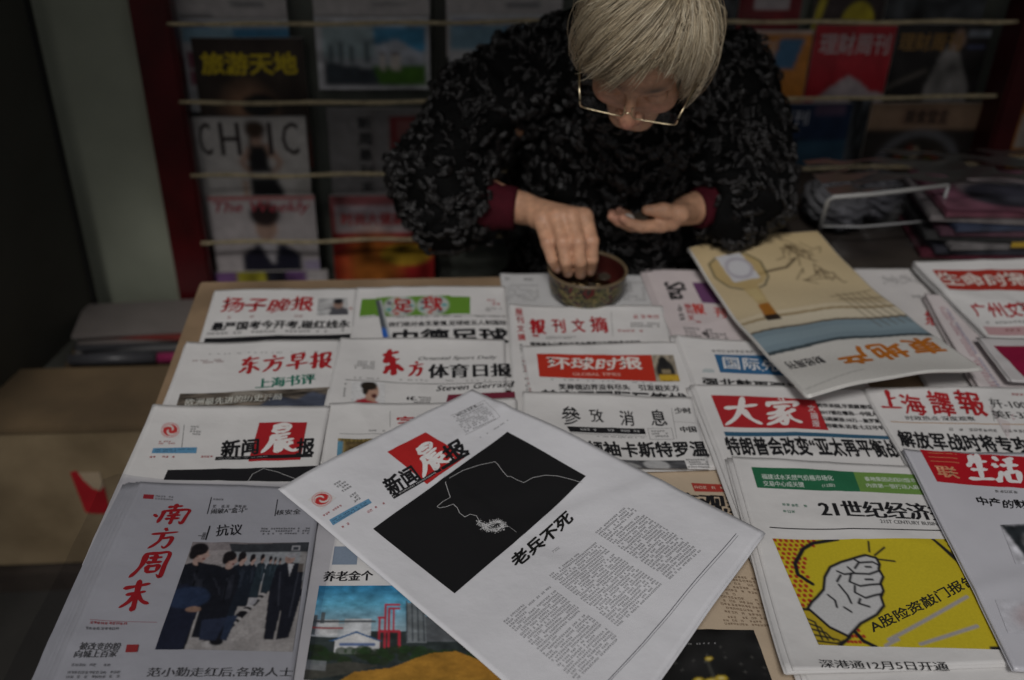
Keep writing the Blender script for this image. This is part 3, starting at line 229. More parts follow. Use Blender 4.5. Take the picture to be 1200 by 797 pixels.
def brush_uv(s, a, b, top):
    """brush lettering drawn stroke by stroke with a pressed start and a thin tail"""
    a, b, t = (np.array(q, float) for q in (a, b, top)); n = len(s); V = []; T = []; lift = 0
    for ci, ch in enumerate(s):
        for st in BRUSH[ch]:
            P = np.array(st).reshape(-1, 2); P = P*(.92/n if n > 1 else 1., 1); P[:, 0] += (ci+.04)/n if n > 1 else 0
            m = len(P); K_ = []; W_ = []
            for i in range(m-1):
                p0, p1, p2, p3 = P[max(i-1, 0)], P[i], P[i+1], P[min(i+2, m-1)]
                for j in range(5 if i < m-2 else 6):
                    q = j/5; K_.append(.5*((2*p1)+(-p0+p2)*q+(2*p0-5*p1+4*p2-p3)*q*q+(-p0+3*p1-3*p2+p3)*q**3)); W_.append((i+q)/(m-1))
            K_ = np.array(K_); W_ = np.array(W_); X = a+K_[:, :1]*(b-a)+K_[:, 1:2]*(t-a)
            H = math.dist(a, t); w = H*.056*(np.interp(W_, [0, .12, .5, .85, 1], [.75, 1.25, .9, .95, .22]))*(1+.12*np.sin(W_*9+ci*2+len(V)))
            g = np.gradient(X, axis=0); g /= np.maximum(np.linalg.norm(g, axis=1), 1e-9)[:, None]; horiz = np.abs(g @ ((b-a)/np.linalg.norm(b-a)))
            w = w*(1.25-.35*horiz); nn_ = np.column_stack([-g[:, 1], g[:, 0]]); base = len(V); lift += 4e-6
            cap0 = X[0]-g[0]*w[0]*.8
            V.append((*cap0, lift))
            for x, q, ww in zip(X, nn_, w): V.append((*(x+q*ww), lift)); V.append((*(x-q*ww), lift))
            T.append((base, base+1, base+2))
            for i in range(len(X)-1): k = base+1+2*i; T += [(k, k+2, k+1), (k+1, k+2, k+3)]
    return np.array(V), np.array(T, np.int32)
def text_uv(s, st, a, b, top):
    """glyph triangles in page metres, box given by baseline left, baseline right and top left"""
    if st == 'k' and all(ch in BRUSH for ch in s): return brush_uv(s, a, b, top)
    V0, T0 = GL[s]; V0 = V0.copy()
    if st in 'kh':
        w = .045 if st == 'k' else .03; x = V0[:, 0].copy(); y = V0[:, 1].copy()
        V0[:, 0] += w*np.sin(5.3*y+2.1*np.floor(x)+.6)+.10*y; V0[:, 1] += w*np.sin(4.1*x+1.2)+.05*np.sin(2.2*x)
    if st == 'i': V0[:, 0] += .25*V0[:, 1]
    VS = []; TS = []
    for k, (dx, dy) in enumerate(nibs(st)):
        v = np.column_stack([V0[:, 0]+dx, V0[:, 1]+dy, np.full(len(V0), k*8e-6)]); TS.append(T0+k*len(V0)); VS.append(v)
    V = np.vstack(VS); T = np.vstack(TS); lo = V[:, :2].min(0); hi = V[:, :2].max(0); N = (V[:, :2]-lo)/(hi-lo)
    a, b, t = (np.array(q, float) for q in (a, b, top))
    P = a+N[:, :1]*(b-a)+N[:, 1:2]*(t-a)
    V = np.column_stack([P, V[:, 2]])
    if np.hypot(*(t-a)) > .02: V, T = subdiv_long(V, T, .012)
    return V, T
# ------------------------------------------------------------------ little picture painter (printed pictures)
class Pic:
    def __init__(s, nu, nv, col):
        s.nu, s.nv = nu, nv; s.A = np.empty((nv, nu, 3)); s.A[:] = col
        s.x, s.y = np.meshgrid((np.arange(nu)+.5)/nu, (np.arange(nv)+.5)/nv)
    def put(s, m, c, a=1.0):
        m = (m*a)[..., None]; s.A = s.A*(1-m)+np.array(c)*m
    def rect(s, x0, y0, x1, y1, c, a=1): s.put(((s.x >= x0)&(s.x <= x1)&(s.y >= y0)&(s.y <= y1)).astype(float), c, a)
    def ell(s, cx, cy, rx, ry, c, a=1, soft=.12):
        d = np.hypot((s.x-cx)/rx, (s.y-cy)/ry); s.put(np.clip((1-d)/soft+.5, 0, 1), c, a)
    def poly(s, P, c, a=1):
        m = np.zeros_like(s.x, bool); n = len(P)
        for i in range(n):
            x0, y0 = P[i]; x1, y1 = P[(i+1) % n]
            if y0 == y1: continue
            m ^= ((y0 > s.y) != (y1 > s.y)) & (s.x < (x1-x0)*(s.y-y0)/(y1-y0)+x0)
        s.put(m.astype(float), c, a)
    def line(s, P, w, c, a=1, asp=None):
        asp = asp or s.nv/s.nu; d = np.full_like(s.x, 9.)
        for (x0, y0), (x1, y1) in zip(P[:-1], P[1:]):
            dx, dy = x1-x0, (y1-y0)*asp; L = dx*dx+dy*dy+1e-12
            t = np.clip(((s.x-x0)*dx+(s.y-y0)*asp*dy)/L, 0, 1)
            d = np.minimum(d, np.hypot(s.x-x0-t*dx, (s.y-y0)*asp-t*dy))
        s.put(np.clip((w-d)*s.nu+.5, 0, 1), c, a)
    def grad(s, y0, c0, y1, c1):
        t = np.clip((s.y-y0)/(y1-y0), 0, 1)[..., None]; m = ((s.y >= y0)&(s.y <= y1))[..., None]
        s.A = np.where(m, np.array(c0)*(1-t)+np.array(c1)*t, s.A)
    def noise(s, k, amp):
        g = RNG.normal(size=(k+2, k+2)); fx = s.x*k; fy = s.y*k; i = fy.astype(int); j = fx.astype(int); u = fx-j; v = fy-i
        n = (g[i, j]*(1-u)+g[i, j+1]*u)*(1-v)+(g[i+1, j]*(1-u)+g[i+1, j+1]*u)*v; s.A = np.clip(s.A*(1+amp*n[..., None]), 0, 1)
    def blur(s, k=1):
        for _ in range(k):
            B = np.pad(s.A, ((1, 1), (1, 1), (0, 0)), mode='edge'); s.A = (B[:-2, 1:-1]+B[2:, 1:-1]+B[1:-1, :-2]+B[1:-1, 2:]+2*B[1:-1, 1:-1])/6
def person_fig(p, x, y, h, w, coat, hair=(.014, .012, .013), skin=(.47, .33, .27), face=1):
    c = np.array(coat); body = [(x-w*.95, y+h), (x-w*1.02, y+h*.36), (x-w*.75, y+h*.23), (x-w*.2, y+h*.19), (x+w*.35, y+h*.19), (x+w*.85, y+h*.25), (x+w*1.02, y+h*.42), (x+w*.8, y+h*.70), (x+w*.75, y+h)]
    p.poly(body, coat); p.poly([(x+w*.1, y+h*.24), (x+w*.62, y+h*.30), (x+w*.70, y+h*.55), (x+w*.2, y+h*.60)], c*1.9+.008, .7); p.line([(x+w*.15, y+h*.22), (x+w*.32, y+h*.60)], w*.05, c*.4)
    for k in range(5): p.line([(x-w*.8+w*.3*k, y+h*(.30+.07*(k % 3))), (x-w*.6+w*.28*k, y+h*(.36+.08*(k % 3)))], w*.045, c*2.6+.015, .6)
    p.ell(x+w*.06, y+h*.17, w*.26, h*.05, skin); p.ell(x+.10*w, y+h*.105, w*.36, h*.085, skin)
    if face: p.ell(x+w*.46, y+h*.118, w*.08, h*.018, skin); p.ell(x+w*.28, y+h*.085, w*.07, h*.010, (.05, .03, .03)); p.ell(x+w*.30, y+h*.15, w*.08, h*.010, (.25, .09, .08)); p.ell(x-w*.04, y+h*.12, w*.07, h*.024, (.28, .17, .13))
    p.ell(x-.05*w, y+h*.055, w*.44, h*.062, hair); p.ell(x-.26*w, y+h*.095, w*.22, h*.065, hair)
def paint(kind, nu, nv):
    p = Pic(nu, nv, (.5, .5, .5)); K = (.012, .012, .015); Wt = (.6, .6, .6)
    if kind == 'smallport':
        p = Pic(nu, nv, (.42, .42, .42)); p.noise(6, .25); p.poly([(.4, 1), (.45, .55), (.8, .5), (1, .7), (1, 1)], (.08, .08, .09)); p.ell(.68, .35, .16, .26, (.28, .18, .14)); p.ell(.68, .2, .17, .16, K); p.line([(.1, .7), (.45, .55)], .02, K)
    elif kind == 'balls':
        p = Pic(nu, nv, (.12, .26, .03))
        for cx in (.32, .76):
            p.ell(cx, .5, .21, .5, (.45, .47, .45)); p.noise(14, .05)
            for k in range(7): p.ell(cx+.15*math.cos(k*.9), .5+.36*math.sin(k*.9), .035, .09, [(.05, .3, .3), (.1, .1, .12), (.45, .12, .1)][k % 3])
    elif kind == 'pen': p = Pic(nu, nv, (.08, .09, .10)); p.grad(.72, (.08, .09, .1), .8, (.02, .12, .45)); p.grad(.8, (.02, .12, .45), 1, (.02, .1, .4)); p.rect(.7, 0, 1, 1, (.4, .42, .42))
    elif kind == 'band':
        p = Pic(nu, nv, (.12, .10, .08)); p.noise(14, .5); p.noise(30, .3); p.poly([(.5, 1), (.62, .35), (.75, .6), (.85, .2), (1, .5), (1, 1)], (.06, .07, .10)); p.poly([(.3, .4), (.36, 0), (.5, .0), (.55, .3)], (.22, .2, .17)); p.noise(20, .3)
    elif kind == 'shout':
        p = Pic(nu, nv, Wt); p.poly([(.05, 1), (.2, .8), (.42, .72), (.75, .85), (.9, 1)], (.32, .02, .03)); p.poly([(.42, .5), (.75, .5), (.7, .9), (.45, .8)], (.38, .22, .16))
        p.ell(.62, .42, .19, .36, (.42, .25, .18)); p.ell(.68, .62, .08, .09, (.08, .02, .02)); p.ell(.52, .18, .24, .2, (.02, .015, .01)); p.ell(.42, .38, .09, .2, (.02, .015, .01)); p.line([(.6, .33), (.76, .3)], .015, K)
    elif kind == 'swirl':
        p = Pic(nu, nv, (.62, .61, .60)); r = np.hypot(p.x-.5, p.y-.5)*2; th = np.arctan2(p.y-.5, p.x-.5); red = (.48, .03, .03)
        p.put(((r < .97)&(r > .86)).astype(float), red, .6); p.put((r < .76).astype(float), red); p.put(((np.sin(th*2+r*9) > .45)&(r < .7)&(r > .16)).astype(float), (.6, .55, .52))
    elif kind == 'gold':
        p = Pic(nu, nv, (.10, .07, .03)); p.noise(12, .6); p.rect(0, 0, .14, 1, (.10, .25, .36)); p.rect(.0, 0, 1, .10, (.28, .2, .07)); p.rect(.14, .1, .2, 1, (.25, .18, .06))
        for k in range(10): p.ell(.1+k*.09, .05, .03, .09, (.09, .07, .02))
    elif kind == 'refinery':
        p = Pic(nu, nv, Wt); p.grad(0, (.03, .22, .42), .22, (.10, .33, .47)); p.grad(.22, (.10, .33, .47), .5, (.30, .42, .48)); p.noise(5, .06)
        p.rect(0, .5, 1, 1, (.03, .04, .04)); p.noise(20, .15)
        p.rect(.0, .42, .30, .56, (.42, .45, .47)); p.rect(.02, .38, .14, .55, (.55, .56, .57)); p.rect(.17, .37, .31, .55, (.50, .52, .54)); p.rect(.04, .30, .06, .42, (.1, .12, .13)); p.rect(.0, .33, .02, .55, (.1, .12, .13))
        p.line([(.0, .40), (.33, .40)], .006, (.08, .09, .1)); p.line([(.0, .47), (.16, .47)], .005, (.3, .05, .05))
        p.rect(.50, .2, .60, .62, (.16, .18, .19)); 
        for k in range(9): p.line([(.50+k*.03, .18), (.50+k*.03, .6)], .004, (.06, .07, .08))
        p.rect(.60, .34, .78, .6, (.10, .11, .12)); p.noise(30, .12)
        for x in (.385, .405): p.line([(x, .66), (x, .22+(x-.385)*2), (.46, .22+(x-.385)*2)], .006, (.42, .03, .05))
        p.line([(.35, .36), (.385, .36)], .006, (.42, .03, .05)); p.line([(.36, .50), (.46, .50), (.46, .66)], .007, (.42, .03, .05)); p.line([(.355, .36), (.355, .66)], .006, (.42, .03, .05)); p.line([(.43, .26), (.43, .50)], .005, (.42, .03, .05))
        p.poly([(.10, .60), (.235, .50), (.37, .60)], (.05, .12, .25)); p.poly([(.125, .60), (.235, .52), (.35, .60)], (.6, .6, .6)); p.rect(.13, .60, .36, .73, (.55, .56, .57)); p.line([(.16, .635), (.33, .635)], .008, (.10, .15, .3))
        for k in range(60): p.ell(RNG.random(), .68+.12*RNG.random(), .03, .04, (.02, .03+.02*RNG.random(), .015), .8)
        p.poly([(.16, 1), (.24, .90), (.42, .86), (.62, .72), (.75, .70), (1, .9), (1, 1)], (.34, .17, .025)); p.poly([(.0, .86), (.2, .8), (.36, .84), (.2, .92), (0, 1)], (.06, .06, .05)); p.noise(16, .12)
        p.rect(.0, .80, .10, .9, (.28, .3, .32), .5)
    elif kind == 'crowd':
        p = Pic(nu, nv, (.40, .37, .35)); p.rect(0, 0, 1, .09, (.30, .27, .26)); p.poly([(.32, .02), (1, 0), (1, .10), (.36, .11)], (.05, .055, .06)); p.rect(.33, .10, 1, .42, (.36, .38, .38)); p.poly([(0, 1), (.3, .6), (.6, .42), (1, .4), (1, 1)], (.42, .40, .37)); p.noise(6, .08)
        p.rect(.86, .04, .93, .09, (.5, .5, .5)); p.rect(.87, .05, .92, .08, (.05, .06, .07))
        for k in range(30):
            t = k/30; x = .76-.40*t; y = .42+.55*t; p.ell(x, y, .02+.035*t, .010+.018*t, [K, (.5, .48, .45)][k % 2 if k % 3 else 0])
        p.ell(.60, .55, .06, .07, (.5, .5, .5), .8); p.ell(.72, .3, .12, .08, (.6, .66, .7), .6, .8)
        nav = (.013, .015, .021)
        for x, y, h, w in ((.78, .16, .3, .022), (.74, .15, .33, .025), (.70, .14, .36, .03), (.63, .12, .42, .04), (.55, .12, .5, .05), (.46, .10, .62, .075)): person_fig(p, x, y, h, w, (.016+.01*(x > .6), .022+.02*(x > .6), .032+.02*(x > .6)))
        p.poly([(.40, .72), (.54, .70), (.50, .92), (.40, .90)], (.03, .045, .08)); p.ell(.43, .93, .05, .03, K)
        person_fig(p, .36, .10, .80, .125, nav); p.poly([(.28, .75), (.47, .72), (.42, .92), (.30, .92)], (.03, .04, .07))
        person_fig(p, .09, .02, 1.0, .17, nav); p.poly([(-.1, 1), (-.1, .45), (.08, .42), (.24, .55), (.2, 1)], (.018, .022, .04)); p.poly([(.1, .2), (.3, .25), (.42, .30), (.40, .36), (.15, .38)], nav)
        p.ell(.12, .55, .17, .10, (.03, .05, .10), .8); p.ell(.19, .66, .06, .025, (.32, .2, .14))
        p.poly([(.77, .9), (.74, .5), (.76, .25), (.84, .2), (.98, .22), (1.0, .5), (.95, .88), (.86, .9), (.86, .6), (.84, .9)], (.016, .018, .026)); p.ell(.86, .17, .042, .045, (.40, .27, .22)); p.ell(.87, .135, .045, .026, (.40, .40, .40)); p.line([(.80,.3),(.83,.6)],.006,(.05,.055,.07)); p.line([(.95,.3),(.93,.7)],.006,(.05,.055,.07)); p.poly([(.85, .22), (.90, .22), (.88, .34)], (.5, .5, .5)); p.rect(.94, .1, 1, .3, (.3, .25, .2), .4)
        p.blur(1)
    elif kind == 'guard': p = Pic(nu, nv, (.30, .26, .2)); p.noise(10, .4); p.ell(.5, .62, .38, .42, (.02, .02, .02)); p.ell(.45, .28, .2, .2, (.015, .015, .015)); p.rect(.2, .75, 1, .95, (.5, .32, .03)); p.rect(.35, .55, .7, .72, (.25, .2, .12))
    elif kind == 'greyhead': p = Pic(nu, nv, (.07, .07, .075)); p.noise(10, .5); p.ell(.25, 1.0, .16, .7, (.3, .3, .3)); p.ell(.62, .6, .16, .6, (.4, .4, .4))
    elif kind == 'dark_object': p = Pic(nu, nv, (.53, .53, .57)); p.poly([(.0, .0), (.3, .05), (.75, .0), (1, .3), (.8, .7), (.5, 1), (.35, .9), (.15, .4)], (.03, .035, .04)); p.ell(.55, .45, .2, .2, (.16, .16, .17), .6); p.noise(8, .3); p.blur(1)
    elif kind == 'skin': p = Pic(nu, nv, (.53, .53, .57)); p.ell(.75, .55, .45, .40, (.42, .32, .33), 1, .8)
    elif kind == 'spots':
        p = Pic(nu, nv, (.010, .010, .010)); p.noise(6, .4)
        for k in range(26): p.ell(RNG.random(), .3+.6*RNG.random(), .006, .012, (.2, .2, .18), .6)
        for x, y, r in ((.47, .57, .035), (.52, .97, .05), (.6, .93, .05), (.42, .95, .04)): p.ell(x, y, r, r*1.1, (.45, .32, .02)); p.ell(x, y, r*.5, r*.5, (.6, .5, .2))
        p.line([(.46, .6), (.55, .95)], .006, (.12, .12, .1), .6)
    elif kind == 'fist':
        Y = (.52, .42, .02); p = Pic(nu, nv, Y); R = (.36, .035, .015)
        for i in range(9):
            for j in range(24):
                x = .012+i*.030+(j % 2)*.015; y = .02+j*.045
                if x < .17-.16*y+.06*(y < .1): p.ell(x, y, .0105, .018, R)
        for i in range(14): p.ell(.93+(i % 3)*.03, .02+i*.02, .01, .018, (.05, .04, .01), .9)
        for i in range(7):
            for j in range(3): p.ell(.12+i*.020+(j % 2)*.014-.0, .86+j*.05, .0095, .016, R)
        p.line([(.35, .0), (.21, .04), (.145, .10), (.067, .25), (.055, .36), (.11, .45)], .011, K)
        p.line([(.86, .0), (.90, .12), (.96, .28), (1.0, .40)], .009, K); p.line([(.87, .05), (.93, .25)], .005, K)
        p.line([(.20, .80), (.24, .95), (.29, 1.0)], .011, K); p.line([(.94, .80), (.985, .80), (.99, .95)], .012, K); p.line([(.87, .99), (.98, .985)], .010, K)
        TRF = lambda P: [((x-.28*(y-.15))*.93, y) for x, y in P]
        hand = [(.20, .62), (.17, .70), (.30, .86), (.40, .92), (.47, .80), (.56, .72), (.60, .64), (.585, .56), (.60, .50), (.585, .43), (.60, .37), (.575, .30), (.58, .25), (.56, .19), (.50, .165), (.44, .19), (.36, .23), (.30, .28), (.27, .38), (.265, .50), (.23, .57)]
        hand = TRF(hand); p.poly(hand, (.50, .50, .50)); p.line(hand+[hand[0]], .0075, K)
        sl = [(.13, .68), (.10, .84), (.20, 1.0), (.34, 1.02), (.41, .92), (.30, .84), (.19, .69)]
        sl = TRF(sl); p.poly(sl, (.42, .31, .02)); p.line(sl+[sl[0]], .008, K)
        for k in range(5): p.line(TRF([(.13+.02*k, .74+.055*k), (.22+.03*k, .80+.045*k), (.26+.03*k, .95)]), .005, K)
        for P in ([(.44, .21), (.47, .24), (.54, .23), (.575, .26)], [(.40, .28), (.44, .34), (.52, .35), (.58, .31)], [(.42, .34), (.41, .42), (.47, .46), (.58, .44)], [(.44, .46), (.44, .52), (.50, .57), (.59, .53)], [(.46, .24), (.44, .29)], [(.34, .32), (.38, .35), (.43, .34)], [(.36, .36), (.34, .42)], [(.35, .45), (.40, .55), (.42, .62)], [(.47, .58), (.46, .62), (.52, .65)], [(.50, .28), (.53, .28)], [(.50, .40), (.54, .40)], [(.29, .55), (.33, .6), (.34, .66)], [(.38, .66), (.42, .70)]): p.line(TRF(P), .006, K)
        for P in ([(.51, .03), (.49, .13)], [(.51, .165), (.58, .09)], [(.52, .205), (.60, .225)]): p.line(P, .0055, K)
        p.line([(.37, .94), (.88, .56)], .0085, (.33, .31, .31)); p.line([(.52, .97), (.855, .81)], .0085, (.33, .31, .31)); p.line([(.34, .99), (.42, .93)], .0085, (.33, .31, .31))
    elif kind == 'landscape':
        t = (.50, .40, .235); p = Pic(nu, nv, t); p.grad(0, (.52, .40, .22), .45, (.50, .41, .26)); p.grad(.45, (.50, .41, .26), .56, (.42, .35, .24))
        cr = .03*np.sin(p.x*3+.5); m = lambda a, b: ((p.y+cr > a)&(p.y+cr < b)).astype(float)
        p.put(m(.50, .525), (.55, .47, .33)); p.put(m(.525, .54), (.30, .23, .13)); p.put(m(.54, .60), (.56, .50, .38)); p.put(m(.60, .612), (.12, .10, .07)); p.put(m(.612, .75), (.20, .27, .31)); p.put(m(.645, .70), (.25, .33, .37), .6); p.put(m(.735, .755), (.05, .07, .08)); p.put(m(.755, 1.2), (.58, .57, .54))
        br = (.10, .07, .035); p.line([(.32, .24), (.55, .22), (.66, .17)], .008, (.06, .04, .02))
        for k in range(5):   # bridge piles and bare trees
            x = .78+.05*k; p.line([(x-.06, .42), (x, .66)], .0035, br)
        p.line([(.70, .46), (1, .47)], .004, br); p.line([(.66, .44), (.98, .41)], .003, br)
        for k in range(16):
            x, y = .62+.2*RNG.random(), .05+.08*RNG.random(); P = [(x, y)]
            for q in range(3): x += .05*RNG.normal(); y += .025*RNG.normal()+.02; P.append((x, y))
            p.line(P, .0035, br)
        for k in range(12):
            x, y = .62+.25*RNG.random(), .26+.06*RNG.random(); p.line([(x, y), (x+.05*RNG.normal(), y+.03*RNG.normal()), (x+.08*RNG.normal(), y+.03)], .0035, br)
        dk = (.025, .035, .02)   # the bottle
        p.poly([(.06, .13), (.13, .11), (.34, .11), (.40, .17), (.385, .25), (.32, .29), (.275, .30), (.255, .42), (.255, .50), (.18, .50), (.185, .42), (.17, .30), (.10, .27), (.05, .21)], (.40, .29, .12), .75); p.poly([(.19, .32), (.25, .32), (.25, .40), (.19, .40)], (.50, .40, .2), .8)
        p.line([(.06, .13), (.13, .10), (.34, .10), (.40, .17), (.385, .26), (.32, .31), (.275, .32)], .0055, dk); p.line([(.17, .31), (.10, .28), (.05, .21), (.06, .13)], .0055, dk)
        p.poly([(.13, .095), (.31, .09), (.33, .26), (.15, .255)], (.50, .50, .52)); p.ell(.24, .18, .09, .065, (.36, .34, .38)); p.ell(.24, .18, .07, .048, (.5, .5, .52)); p.poly([(.18, .42), (.25, .42), (.25, .49), (.17, .49)], (.30, .12, .02)); p.rect(.165, .49, .26, .525, (.03, .02, .015))
        for k in range(9): p.line([(.02+.04*k, .97-.004*k), (.05+.04*k, .965-.004*k)], .003, (.3, .3, .28))
    elif kind == 'travel': p = Pic(nu, nv, (.035, .025, .02)); p.ell(.45, .55, .22, .2, (.22, .12, .07), .9, .8); p.ell(.55, .5, .16, .09, (.01, .01, .01)); p.ell(.45, .8, .18, .12, (.28, .12, .07), .9, .8); p.ell(.7, .9, .3, .2, (.14, .03, .02), .8, .9); p.noise(8, .3)
    elif kind == 'chic':
        p = Pic(nu, nv, (.50, .48, .46)); p.ell(.15, .7, .16, .1, (.38, .36, .34)); p.ell(.95, .6, .1, .1, (.38, .36, .34))
        p.poly([(.38, .36), (.48, .22), (.66, .22), (.78, .36), (.68, .47), (.66, .44), (.72, .36), (.62, .3), (.5, .3), (.44, .36), (.5, .44), (.47, .46)], (.40, .26, .2)); p.ell(.55, .14, .07, .08, (.40, .26, .2)); p.ell(.55, .10, .09, .07, (.05, .03, .02)); p.rect(.48, .1, .51, .24, (.05, .03, .02)); p.poly([(.48, .24), (.63, .24), (.66, .44), (.47, .44)], K); p.poly([(.46, .48), (.70, .48), (.80, .7), (.72, .86), (.60, 1), (.46, .9)], K); p.rect(.40, .5, .45, .8, (.4, .27, .2))
    elif kind == 'idol':
        p = Pic(nu, nv, (.50, .46, .46)); p.rect(0, 0, 1, .03, (.45, .12, .12)); p.poly([(.28, 1), (.27, .5), (.42, .40), (.66, .40), (.82, .5), (.86, 1)], (.02, .02, .035)); p.poly([(.44, .4), (.56, .6), (.62, .4)], (.5, .48, .5)); p.ell(.52, .26, .105, .13, (.42, .28, .22)); p.ell(.52, .16, .14, .10, (.03, .02, .02)); p.rect(.84, .55, 1, .9, (.35, .3, .42)); p.rect(0, .93, 1, 1, (.1, .08, .1))
    elif kind == 'city':
        p = Pic(nu, nv, (.50, .50, .52)); p.rect(.07, .15, .95, .93, (.3, .32, .34)); p.poly([(.5, .15), (.95, .15), (.95, .45), (.8, .55), (.5, .5)], (.06, .25, .42)); p.poly([(.5, .4), (.7, .3), (.93, .5), (.93, .65), (.5, .65)], (.42, .45, .5)); p.rect(.07, .15, .5, .55, (.28, .36, .38)); p.rect(.5, .66, .95, .92, (.06, .16, .02)); p.poly([(.07, .6), (.5, .7), (.55, .92), (.07, .92)], (.03, .04, .05)); p.noise(12, .2)
        for x in (.12, .2, .3, .42): p.rect(x, .3+.1*RNG.random(), x+.04, .62, (.08, .11, .12))
        for x in (.58, .67, .71): p.ell(x, .62, .03, .1, (.55, .5, .45)); p.ell(x, .5, .015, .03, (.1, .05, .04))
    elif kind == 'vert': p = Pic(nu, nv, (.30, .29, .27)); p.rect(.62, .06, 1, .8, (.30, .05, .05)); p.rect(.7, .1, .9, .25, (.4, .25, .22), .5); p.rect(.45, .02, .47, .5, (.25, .22, .2)); p.noise(5, .1)
    elif kind == 'health': p = Pic(nu, nv, (.30, .02, .02)); p.rect(0, 0, 1, .10, (.30, .10, .10)); p.rect(.04, .10, .78, .40, (.45, .38, .38)); p.rect(0, .58, .12, 1, (.2, .02, .01)); p.ell(.4, .75, .25, .35, (.35, .12, .02), .9, .8); p.ell(.72, .62, .25, .12, (.45, .28, .03)); p.noise(9, .5)
    elif kind == 'bluepaper':
        p = Pic(nu, nv, (.50, .50, .51)); p.rect(.02, .10, 1, .26, (.22, .36, .45)); p.rect(.5, .10, 1, .24, (.05, .2, .35)); p.rect(.05, .06, .28, .09, (.1, .15, .4)); p.rect(.05, .36, .34, .70, (.22, .06, .09)); p.rect(.18, .36, .20, .70, (.45, .42, .42)); p.rect(.05, .52, .34, .54, (.45, .42, .42)); p.rect(.42, .38, .9, .8, (.1, .2, .28))
        for k in range(5): p.rect(.05, .76+.04*k, .3, .775+.04*k, (.3, .3, .3))
    elif kind == 'orange': p = Pic(nu, nv, (.52, .20, .035)); p.rect(0, 0, 1, .03, (.5, .4, .35)); p.poly([(.66, .06), (.92, .06), (.84, .3), (.6, .3)], (.05, .14, .25)); p.rect(.2, .42, .5, .47, (.5, .4, .35)); p.ell(.5, .66, .3, .12, (.25, .08, .02), .6); p.rect(0, .58, 1, .64, (.3, .1, .03)); p.noise(5, .12)
    elif kind == 'red': p = Pic(nu, nv, (.38, .02, .03)); p.poly([(.0, .9), (.1, .6), (.3, .48), (.5, .38), (.65, .42), (.8, .5), (1, .52), (1, .68), (.3, .72)], (.40, .34, .35)); p.poly([(.2, .80), (.5, .68), (.9, .74), (.95, 1), (.1, 1)], (.22, .03, .04)); p.ell(.55, .76, .1, .05, (.4, .3, .3)); p.noise(7, .15)
    elif kind == 'bride': p = Pic(nu, nv, (.02, .018, .018)); p.poly([(.5, .9), (.42, .5), (.5, .25), (.62, .1), (.72, .25), (.9, .5), (.86, 1), (.5, 1)], (.20, .19, .18)); p.ell(.66, .12, .07, .08, (.3, .2, .15)); p.rect(.75, .05, 1, .10, (.2, .22, .25)); p.rect(.78, .16, .95, .19, (.08, .1, .2)); p.line([(.0, .5), (.2, .42), (.4, .35)], .015, (.15, .13, .11)); p.noise(9, .35)
    elif kind == 'navy': p = Pic(nu, nv, (.02, .035, .075)); p.rect(.66, .03, .93, .1, (.12, .08, .13)); p.rect(.0, .28, .62, .62, (.012, .014, .02)); p.ell(.4, .52, .12, .1, (.3, .27, .22)); p.rect(.55, .3, 1, .62, (.04, .09, .14)); p.rect(.05, .66, .6, .82, (.08, .14, .22)); p.ell(.2, .74, .05, .05, (.3, .25, .04)); p.ell(.45, .74, .06, .05, (.35, .15, .04)); p.rect(.62, .62, 1, 1, (.03, .07, .11)); p.noise(8, .2)
    elif kind == 'ant': p = Pic(nu, nv, (.03, .07, .12)); p.noise(6, .2)
    elif kind == 'food':
        p = Pic(nu, nv, (.03, .025, .022)); p.rect(0, 0, 1, .22, (.26, .17, .11)); p.rect(.3, .04, .72, .18, (.2, .12, .08)); p.ell(.52, .62, .42, .40, (.14, .14, .15)); p.ell(.52, .62, .36, .35, (.03, .025, .02))
        for k in range(60):
            a = 6.28*RNG.random(); r = .28*math.sqrt(RNG.random()); p.ell(.52+r*math.cos(a), .64+r*math.sin(a), .035, .03, [(.22, .15, .08), (.16, .03, .02), (.06, .09, .02), (.3, .25, .18)][k % 4])
    elif kind == 'pale': p = Pic(nu, nv, (.46, .43, .42)); [p.rect(.06+.45*(k % 2), .3+.1*k, .06+.45*(k % 2)+.3, .33+.1*k, (.2, .2, .2)) for k in range(6)]
    elif kind == 'dark': p = Pic(nu, nv, (.05, .055, .06)); p.noise(6, .6); p.noise(14, .4)
    elif kind == 'darkred': p = Pic(nu, nv, (.16, .01, .015)); p.rect(.25, .55, .8, .75, (.4, .35, .35)); p.noise(6, .2)
    elif kind == 'yellowblack': p = Pic(nu, nv, (.03, .02, .02)); p.line([(.05, .9), (.25, .2)], .05, (.4, .33, .02)); p.ell(.65, .9, .25, .25, (.4, .33, .02)); p.rect(.3, 0, .9, .4, (.25, .05, .06)); p.noise(7, .2)
    elif kind == 'purple': p = Pic(nu, nv, (.2, .1, .25)); p.rect(.2, 0, .45, 1, (.5, .45, .05)); p.rect(.45, 0, .62, 1, (.02, .02, .03)); p.rect(.8, 0, 1, 1, (.45, .42, .42)); p.noise(12, .4)
    elif kind == 'orangebook': p = Pic(nu, nv, (.35, .14, .03)); p.rect(.2, .3, .8, .6, (.4, .35, .3)); p.noise(5, .2)
    elif kind == 'wrapped': p = Pic(nu, nv, (.12, .05, .07)); p.rect(.2, .2, .7, .6, (.2, .17, .17)); p.ell(.5, .6, .3, .3, (.03, .03, .04)); p.noise(8, .5)
    if kind not in ('fist', 'swirl', 'balls', 'spots', 'landscape'): p.noise(22, .07); p.noise(55, .09)
    p.blur(1); return p.A
